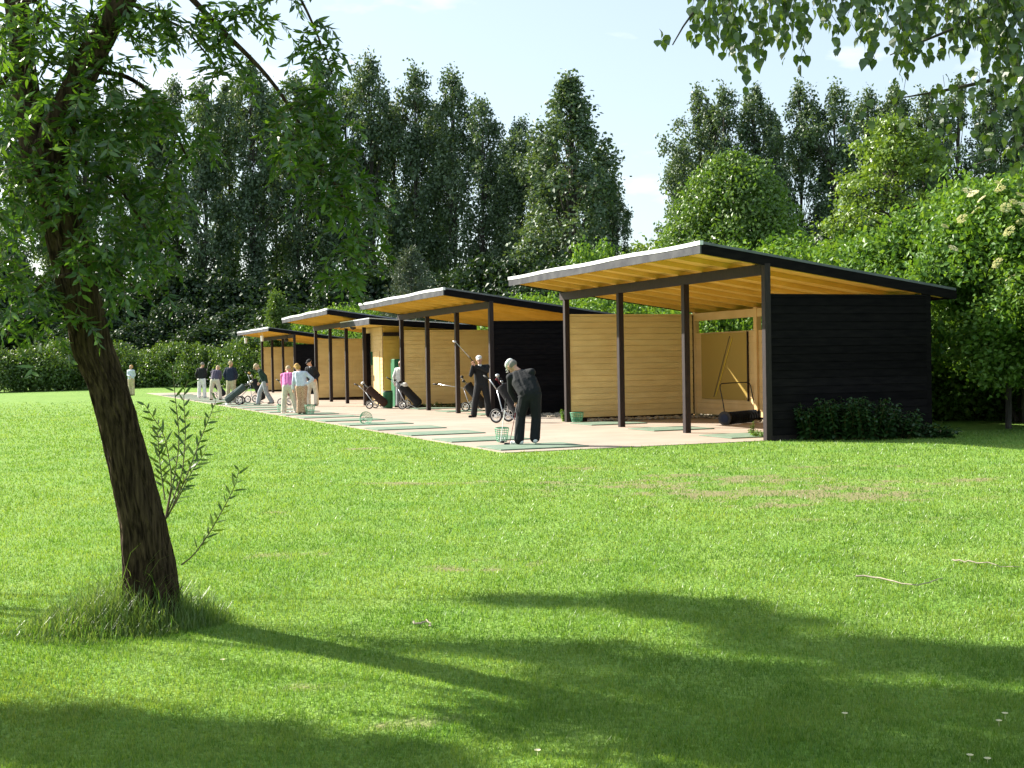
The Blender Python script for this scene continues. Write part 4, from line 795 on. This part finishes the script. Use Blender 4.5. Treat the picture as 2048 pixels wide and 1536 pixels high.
    for an, ff in ((J['al'], fl), (J['ar'], fr)):
        m = MB(); lo = max(0, an[2] - .085); a = v3(an[0], an[1], lo + .045); tl = J.get('toe', None)
        m.cap(a - ff * .05, a + ff * .15 - v3(0, 0, .012), .044, .034); m.cap(a, an, .045, .045); voxel(m, 'shoe', M[shoes], root, vs, 1)
    if hair:
        m = MB(); m.ell(head + up * (.040 if not capm else .0) - fwd * .030, (.088, .100, .098 if not capm else .07), 14, M=Matrix((tuple(sd_), tuple(fwd), tuple(up))).transposed())
        if longhair: m.ell(head - up * .02 - fwd * .05, (.092, .075, .09), 12, M=Matrix((tuple(sd_), tuple(fwd), tuple(up))).transposed()); m.ell(head + up * .07 + fwd * .02, (.085, .08, .05), 12)
        voxel(m, 'hair', M[hair], root, vs * 1.1, 1)
    if capm:
        m = MB(); m.ell(head + up * .072 - fwd * .010, (.091, .106, .064), 16, M=Matrix((tuple(sd_), tuple(fwd), tuple(up))).transposed())
        bd = fwd; c = head + up * .058 + bd * .11
        m.cap(c - sd_ * .045, c + sd_ * .045, .012, .012, 8); m.cap(c + bd * .045 - sd_ * .03 - up * .012, c + bd * .045 + sd_ * .03 - up * .012, .010, .010, 8); m.cap(c, c + bd * .05 - up * .012, .012, .010, 8)
        voxel(m, 'cap', M[capm], root, vs * 1.0, 1)
    return root
def club(label, a, b, head=(.1, 0, 0), hr=.03, mats=('steel', 'steel'), driver=False, hm=None):
    """golf club: grip end a, head end b (world)"""
    a, b = Vector(a), Vector(b); root = thing('golf_club', label, 'golf club', b); d = (a - b); l_ = d.length
    MB().tube([(0, 0, 0), d * .74], [.0065, .008], 6).build('shaft', M[mats[0]], root); MB().tube([d * .74, d], [.012, .015], 8).build('grip', M['rubber'], root)
    m = MB(); hv = Vector(head)
    if driver: m.ell(hv * .5, (.055, .050, .034), 12)
    else: m.cap((0, 0, 0), hv, .012, .022, 8)
    m.build('club_head', M[hm or mats[1]], root, smooth=True); return root
# -- the near golfer in black, back turned, bent over the ball
G1 = (1054, 892)
person('golfer in black with white cap, back turned, bending over the ball on the nearest mat', *G1,
       dict(pel=(.07, -.02, .90), neck=(-.10, .22, 1.28), head=(-.24, .32, 1.385), sl=(-.27, .20, 1.19), sr=(.10, .10, 1.27), el=(-.27, .30, .95), wl=(-.18, .36, .76), er=(-.02, .32, 1.0), wr=(-.12, .38, .78),
            kl=(-.10, .08, .50), kr=(.17, .06, .47), al=(-.14, .0, .10), ar=(.14, .02, .12)), (-.55, .60, -.55), (.96, -.22, .12), 'char', 'char', 'white', capm='whitec', hair='grey', h=1.06, rad=1.18, vs=.010, feet=((-.75, .5, 0), (-.1, .9, 0)), hands=((.3, .3, -.9), (-.2, .2, -1)))
g = gp(*G1); club('dark shafted club held down to the mat by the golfer in black', g + Vector((-.16, .38, .80)), gp(1019, 888, .04), (-.08, -.03, 0), mats=('redb', 'steel'), hm='rubber')
# -- golfer facing us at the top of the swing
G2 = (962, 836)
person('golfer in black sweater and white peaked cap facing us, club swung up beside the head', *G2,
       dict(pel=(.03, 0, .95), neck=(.0, -.02, 1.46), head=(-.02, -.06, 1.62), sl=(-.18, -.03, 1.38), sr=(.20, .02, 1.43), el=(-.26, -.20, 1.20), wl=(-.20, -.20, 1.47), er=(.20, -.20, 1.30), wr=(-.14, -.21, 1.47),
            kl=(-.15, -.05, .50), kr=(.19, -.02, .50), al=(-.20, .0, .09), ar=(.22, .0, .09)), (-.15, -1, -.12), (1, .05, 0), 'blk', 'blk', 'blk', hair='grey', capm='whitec', h=1.0, collar='whitec', vs=.011, feet=((-.75, -.5, 0), (.5, -.8, 0)), hands=((.1, 0, 1), (-.5, 0, .9)))
g = gp(*G2); a = g + Vector((-.15, -.23, 1.56)); club('driver raised over the shoulder of the golfer who faces us', a, pp(911, 684, a.y + .1), (-.05, 0, .02), driver=True, hm='steel')
# -- the group in the middle
def stand(dx=.10, lean=(0, 0), hd=(0, .02), kn=.02, arms=None, wide=.11, z=0):
    return dict(pel=(0, 0, .93 + z), neck=(lean[0], lean[1], 1.45 + z), head=(lean[0] + hd[0], lean[1] + hd[1], 1.61 + z), kl=(-wide * .95, kn, .50), kr=(wide * .95, kn, .50), al=(-wide, 0, .09), ar=(wide, 0, .09))
J = stand(lean=(-.02, -.03), hd=(-.05, -.06), wide=.15); J.update(el=(-.24, -.05, 1.16), wl=(-.17, -.22, 1.02), er=(.25, -.02, 1.15), wr=(.18, -.18, 1.0))
person('man in dark cap, black jacket and pale trousers standing beside the two women', 625, 813, J, (-.75, -.6, -.35), (.9, -.4, 0), 'blk', 'creamt', 'blk', hair='blk', capm='blk', collar='paleb', h=1.03, vs=.013, feet=((-.8, -.5, 0), (-.4, -.8, 0)))
J = stand(lean=(-.04, .12), hd=(-.08, .06), wide=.08, z=-.02); J.update(neck=(-.06, .12, 1.38), head=(-.16, .2, 1.52), el=(-.26, .05, 1.08), wl=(-.29, .10, .82), sr=(.14, .06, 1.33), er=(.37, -.02, 1.14), wr=(.19, -.06, .98))
person('woman with curly fair hair, white top and patterned trousers, one hand on her hip', 604, 830, J, (-.6, .75, -.25), (1, -.1, 0), 'paleb', 'pattern', 'blk', hair='gold', longhair=True, h=.98, vs=.013, feet=((-.2, .9, 0), (.2, .9, 0)), hands=(None, (-.9, .1, .1)))
J = stand(wide=.22); J.update(pel=(.02, -.02, .90), neck=(-.03, .26, 1.30), head=(-.05, .38, 1.42), sl=(-.21, .22, 1.24), sr=(.15, .22, 1.24), el=(-.24, .32, .99), wl=(-.20, .40, .76), er=(.16, .38, .99), wr=(.06, .44, .78), kr=(.16, .02, .48), ar=(.25, .05, .09), kl=(-.13, 0, .48), al=(-.15, -.02, .09))
person('woman in a pink sweater and pale trousers bending forward, legs apart, on a mat', 577, 828, J, (-.15, .75, -.6), (1, 0, 0), 'pink', 'creamt', 'whitec', hair='fair', h=1.0, vs=.013, feet=((-.5, .8, 0), (.5, .8, 0)))
J = dict(pel=(.10, 0, .90), neck=(-.10, .02, 1.36), head=(-.22, .02, 1.47), sl=(-.10, .17, 1.30), sr=(-.04, -.15, 1.30), el=(-.05, .24, 1.08), wl=(-.16, .22, .88), er=(.16, -.20, 1.12), wr=(.20, -.16, .86), kl=(-.12, .08, .52), kr=(.15, -.06, .50), al=(-.20, .08, .09), ar=(.36, -.06, .13))
person('man in dark green sweater, pale cap and grey trousers striding with his head down', 526, 811, J, (-.9, -.05, -.6), (.15, -1, 0), 'dgreen', 'greyt', 'blk', hair='fair', capm='beige', collar='teal', h=1.04, vs=.014, feet=((-1, 0, 0), (-1, .1, 0)))
J = stand(lean=(.0, .02), hd=(.02, .02), wide=.12); J.update(el=(-.27, .0, 1.16), wl=(-.20, .1, .95), er=(.26, .05, 1.16), wr=(.18, .2, .98), pel=(.03, 0, .93))
person('man in navy jacket and khaki trousers, back turned, behind the cluster of trolleys', 462, 806, J, (.3, .9, -.25), (.95, -.2, 0), 'navy', 'khaki', 'whitec', hair='fair', h=1.04, rad=1.1, vs=.014)
J = stand(wide=.2); J.update(pel=(0, -.03, .92), neck=(.02, .24, 1.34), head=(.06, .34, 1.44), sl=(-.17, .2, 1.27), sr=(.19, .2, 1.27), el=(-.2, .3, 1.02), wl=(-.08, .38, .82), er=(.18, .34, 1.02), wr=(.04, .40, .82), ar=(.22, 0, .09))
person('man in a grey violet shirt and cream trousers bending forward, back turned', 431, 801, J, (.1, .75, -.65), (1, 0, 0), 'greyvio', 'creamt', 'blk', hair='fair', h=1.04, vs=.014)
J = stand(lean=(.0, .04), hd=(.04, .06), wide=.13); J.update(el=(-.27, .0, 1.16), wl=(-.25, .12, .95), er=(.2, .15, 1.16), wr=(.1, .3, 1.0))
person('man in black top and white trousers, back turned, leftmost player on the pad', 404, 797, J, (.4, .85, -.2), (1, -.1, 0), 'blk', 'whitec', 'whitec', hair='grey', h=1.04, vs=.014)
J = stand(wide=.10); J.update(el=(-.15, -.08, 1.15), wl=(-.02, -.2, 1.1), er=(.22, -.02, 1.15), wr=(.12, -.14, 1.0))
person('distant figure in pale shirt and beige trousers on the lawn beside the willow trunk', 263, 792, J, (-.6, -.6, 0), (.9, -.3, 0), 'paleb', 'beige', 'blk', hair='gold', h=1.02, vs=.018)
J = stand(wide=.12); J.update(el=(-.26, .0, 1.15), wl=(-.24, .08, .92), er=(.26, 0, 1.15), wr=(.24, .08, .92))
c = gp(803, 815.5); person('person with reddened face and white shirt half hidden behind a post near the hut', 803, 815.5, J, (-.5, -.6, -.2), (.9, -.3, 0), 'whitec', 'greyt', 'blk', hair='grey', h=.97, vs=.015)
g = gp(577, 828); club('short club held by the woman in pink over her mat', g + Vector((-.06, .44, .76)), g + Vector((.0, .48, .06)), (.08, 0, 0))
g = gp(431, 801); club('club held low by the man in the grey violet shirt', g + Vector((-.02, .42, .82)), g + Vector((.1, .75, .06)), (.08, 0, 0))
g = gp(404, 797); club('club leaning beside the man in black and white', g + Vector((.1, .3, 1.0)), g + Vector((.32, .2, 1.82)), (.08, 0, 0), hm='steel')
# ================================================================ golf trolleys
def trolley(label, px, py, bag, tilt=45, yaw=0, flip=1, hlen=.42, hang=40, sc=1.0, towel=False, heads=('rubber', 'steel', 'rubber', 'white'), wheelm='white', frame='steel', wr=.145, heads2=None):
    g = gp(px, py); g.z = .013; r = thing('golf_trolley', label, 'golf trolley', g, yaw); r.scale = (sc,) * 3; f = flip
    tt = math.radians(tilt); u = v3(-f * math.cos(tt), 0, math.sin(tt)); base = v3(f * .46, 0, .13); topp = base + u * .86; ax = v3(-f * .04, 0, wr)
    # bag: bottom tray, oval body with pockets, collar
    P = [base + u * q for q in (0, .03, .12, .45, .75, .84, .86)]; MB().tube(P, [.10, .128, .132, .125, .135, .145, .135], 14).build('bag', M[bag], r, smooth=True)
    n_ = np.cross(u, v3(0, 1, 0)) * f; n_ = n_ if n_[2] > 0 else -n_
    for q0, q1, ww, oo in ((.10, .42, .085, .075), (.50, .68, .07, .08)):
        m = MB(); m.cap(base + u * q0 + n_ * oo, base + u * q1 + n_ * oo, ww, ww * .9, 10); m.build('pocket', M[bag], r, smooth=True)
    m = MB(); m.tube([base + u * .25 + v3(0, .13, 0), base + u * .5 + v3(0, .19, .02), base + u * .74 + v3(0, .14, 0)], .013, 6); m.build('strap', M['rubber'], r)
    rl = random.Random(px)
    for k, hm in enumerate(heads):
        o = v3((rl.random() - .5) * .12, (rl.random() - .5) * .18, 0); e = topp + u * (.12 + .2 * rl.random()) + o
        c = MB(); c.tube([topp + o * .8, e], .007, 5); c.ell(e, (.055, .05, .045) if k % 2 == 0 else (.03, .05, .028), 10); c.build('club', M[hm], r, smooth=True)
    # frame, handle, wheels
    m = MB(); m.tube([base + v3(f * .02, 0, -.11), base - n_ * .15, ax + v3(0, 0, .1), topp - n_ * .16], .014, 8); e = topp - n_ * .15 + v3(-f * math.cos(math.radians(hang)), 0, math.sin(math.radians(hang))) * hlen
    m.tube([topp - n_ * .16, e], .014, 8); m.tube([ax + v3(0, -.27, 0), ax + v3(0, .27, 0)], .010, 6)
    for q in (-1, 1): m.tube([ax + v3(0, q * .25, 0), base + u * .42 - n_ * .14], .010, 6)
    m.build('frame', M[frame], r, smooth=True); MB().tube([e, e + unit(e - topp) * .16], .022, 8).build('handle', M['rubber'], r, smooth=True)
    for q in (-1, 1):
        c = ax + v3(0, q * .29, 0); a = np.linspace(0, 2 * math.pi, 25)
        ring = np.stack([c[0] + wr * .86 * np.cos(a), c[1] + 0 * a, c[2] + wr * .86 * np.sin(a)], -1); w = MB(); w.tube(ring, wr * .14, 8, cap=False); wo_ = w.build('wheel', M['rubber'], r, smooth=True)
        w = MB(); ring = np.stack([c[0] + wr * .70 * np.cos(a), c[1] + 0 * a, c[2] + wr * .70 * np.sin(a)], -1); w.tube(ring, wr * .07, 6, cap=False); w.tube([c - v3(0, .03, 0), c + v3(0, .03, 0)], wr * .24, 10)
        for k in range(5): w.tube([c, c + v3(math.cos(k * 1.2566), 0, math.sin(k * 1.2566)) * wr * .7], wr * .06, 5)
        w.build('rim', M[wheelm], wo_)
    if towel:
        t = MB(); t.ell(topp + n_ * .08 - u * .05, (.13, .15, .09), 12); voxel(t, 'towel', M['whitec'], r, .02, 1)
    return r
trolley('trolley with a plain brown bag standing alone in front of the hut', 747, 818, 'brownb', 42, -.25, 1, .36, 40, heads=('white', 'rubber', 'white'))
trolley('trolley with a dark bag and white towel beside the far post of the second shelter', 812, 819, 'blk', 47, -.2, 1, .40, 50, 1.06, True, heads=('rubber', 'steel', 'rubber'))
trolley('trolley with a black bag behind the golfer who faces us, handle pointing left', 940, 823, 'blk', 52, -.3, 1, .85, 8, 1.05, heads=('rubber', 'white', 'rubber'))
trolley('trolley with a black and red trimmed bag close behind the near golfer in black', 1008, 846, 'blk', 55, -.5, 1, .34, 50, 1.12, heads=('rubber', 'steel', 'steel', 'redb'), wr=.165)
trolley('trolley with a grey green bag lying low in front of the navy jacketed man', 478, 810, 'greyb', 38, .1, -1, .1, 60, 1.12, heads=('steel', 'rubber', 'white', 'rubber', 'steel'), wr=.16)
trolley('trolley with a black bag and white disc in front of the walking man', 505, 806, 'blk', 62, -.3, 1, .3, 70, 1.1, heads=('white', 'rubber', 'gold'))
trolley('trolley with a black bag behind the legs of the bending man in grey violet', 432, 796, 'blk', 48, -.3, 1, .2, 60, 1.05)
trolley('trolley with a dark red bag beyond the woman in pink', 572, 812, 'redb', 55, -.4, 1, .2, 60, 1.05, heads=('rubber', 'steel'))
# ================================================================ ball baskets and balls
def basket(label, px, py, tip=0, yaw=0, h=.26, r0=.095, r1=.135, balls=0, m='wire'):
    g = gp(px, py); g.z = .036; r = thing('ball_basket', label, 'basket', g, yaw, 'wire ball baskets on the pad'); b = MB(); a = np.linspace(0, 2 * math.pi, 25)
    T = Matrix.Rotation(tip, 4, 'X') if tip else Matrix.Identity(4)
    off = Vector((0, 0, r0 * .9)) if tip else Vector((0, 0, 0))
    for q in np.linspace(0, 1, 7):
        rr = r0 + (r1 - r0) * q; P = np.stack([rr * np.cos(a), rr * np.sin(a), h * q + 0 * a], -1); P = np.array([T @ Vector(p) + off for p in P]); b.tube(P, .0045 if q < 1 else .008, 5, cap=False)
    for k in range(16):
        c, s_ = math.cos(k / 16 * 6.283), math.sin(k / 16 * 6.283); b.tube([T @ Vector((r0 * c, r0 * s_, 0)) + off, T @ Vector((r1 * c, r1 * s_, h)) + off], .0045, 4)
    for k in range(4): c, s_ = math.cos(k * .785), math.sin(k * .785); b.tube([T @ Vector((r0 * c, r0 * s_, 0)) + off, T @ Vector((-r0 * c, -r0 * s_, 0)) + off], .004, 4)
    b.build('wire_cage', M[m], r); t = np.linspace(0, math.pi, 12); P = np.stack([r1 * np.cos(t), 0 * t, h + .0 + (-.02 - r1 * .25) * np.sin(t) * 0 + .02 * np.sin(t)], -1)
    MB().tube([T @ Vector(p) + off for p in P], .006, 6).build('handle', M['rubber'], r); return g
ball = MB().ell((0, 0, 0), .0214, 12); b0 = None
def put_ball(p, lab, grp):
    global b0
    if b0 is None: b0 = ball.build('golf_ball', M['white'], smooth=True); o = b0
    else: o = b0.copy(); COL.objects.link(o)
    o.location = p; tag(o, lab, 'golf ball', grp)
gb = basket('green wire basket holding a few balls beside the near golfer in black', 1004, 887)
for k in range(14): a = k * 2.4; rr = .07 * math.sqrt((k % 7 + .5) / 7); put_ball(gb + Vector((rr * math.cos(a), rr * math.sin(a), .022 + .04 * (k // 7))), 'white golf ball lying in the nearest wire basket', 'balls in the nearest basket')
basket('empty green basket tipped over on its side on the mats', 727, 849, 1.35, .4, h=.26, r0=.10, r1=.165)
basket('pale green basket standing beside the woman in patterned trousers', 620, 830, 0, 0, h=.28, r0=.12, r1=.17)
basket('green basket by the left post of the nearest shelter', 1154, 845.5, 0, 0, h=.22, r0=.13, r1=.17)
basket('small grey basket at the feet of the woman in pink', 561, 826, 0, 0, h=.24, r0=.09, r1=.12)
g = gp(577, 828)
for k in range(3): put_ball(g + Vector((-.02 + .13 * k, .35 + .03 * k, .058)), 'white ball lying on the mat of the woman in pink', 'balls on the mat of the woman in pink')
c1 = gp(1001, 884, .08); club('pale shafted club standing in the nearest basket', c1 + Vector((.12, .1, .80)), c1, (.05, 0, 0), hm='rubber', mats=('white', 'steel'))
g = gp(1070, 870); MBt = None
# dark bag stand leg behind the golfer (grey shaft leaning right)
# ================================================================ ball collector roller inside the nearest shelter
ra, rb = gp(1450, 851), gp(1516, 844)
c = (ra + rb) / 2; yaw = math.atan2((rb - ra).y, (rb - ra).x); wln = (rb - ra).length
r = thing('ball_collector', 'black hand pushed ball collector roller standing inside the nearest shelter', 'ball collector', c, yaw)
for k in range(13):
    x = -wln / 2 + .09 + (wln - .18) * k / 12; MB().tube([(x - .016, 0, .155), (x - .006, 0, .155), (x + .006, 0, .155), (x + .016, 0, .155)], [.125, .155, .155, .125], 20).build('disc', M['bintop'] if False else M['char'], r)
MB().tube([(-wln / 2, 0, .155), (wln / 2, 0, .155)], .03, 8).build('axle', M['steel'], r)
for q in (-1, 1):
    w = MB().tube([(q * wln / 2 - .025, 0, .165), (q * wln / 2 + .025, 0, .165)], [.165, .165], 22).build('wheel', M['rubber'], r); MB().tube([(q * wln / 2 - .034, 0, .165), (q * wln / 2 + .034, 0, .165)], [.10, .10], 16).build('hub', M['navy'], w)
hp = [(-wln / 2 + .02, 0, .17), (-wln / 2 + .10, .10, .55), (-wln / 2 + .16, .20, .86), (-wln / 2 + .20, .22, .93), (-wln / 2 + .28, .23, .97), (0, .23, .975), (wln / 2 - .06, .23, .97), (wln / 2 + .02, .22, .93), (wln / 2 + .04, .20, .86), (wln / 2 - .02, .10, .50), (wln / 2 - .05, 0, .17)]
MB().tube(hp, .013, 8).build('handle', M['rubber'], r, smooth=True)
# ================================================================ ball dispenser and bins by the hut
c = gp(793, 814.5); d = thing('ball_dispenser', 'green ball dispensing machine with a pale panel against the orange side of the hut', 'machine', c, math.radians(21.5))
MB().box(-.05, .75, 0, .5, .0, 1.75).build('housing', M['bintop'], d, bevel=.02); MB().box(.06, .55, -.02, -.001, .55, 1.35).build('panel', M['grey'], d, bevel=.004); MB().box(.15, .45, -.10, -.021, .30, .5).build('chute', M['steel'], d, bevel=.01)
c = gp(776, 817)
d = thing('litter_bin', 'green round litter bin at the corner of the hut', 'bin', c); MB().tube([(0, 0, 0), (0, 0, .04), (0, 0, .55), (0, 0, .60)], [.15, .17, .18, .165], 16).build('drum', M['bintop'], d, smooth=False); MB().tube([(0, 0, .6), (0, 0, .63)], [.185, .17], 16).build('rim', M['rubber'], d)
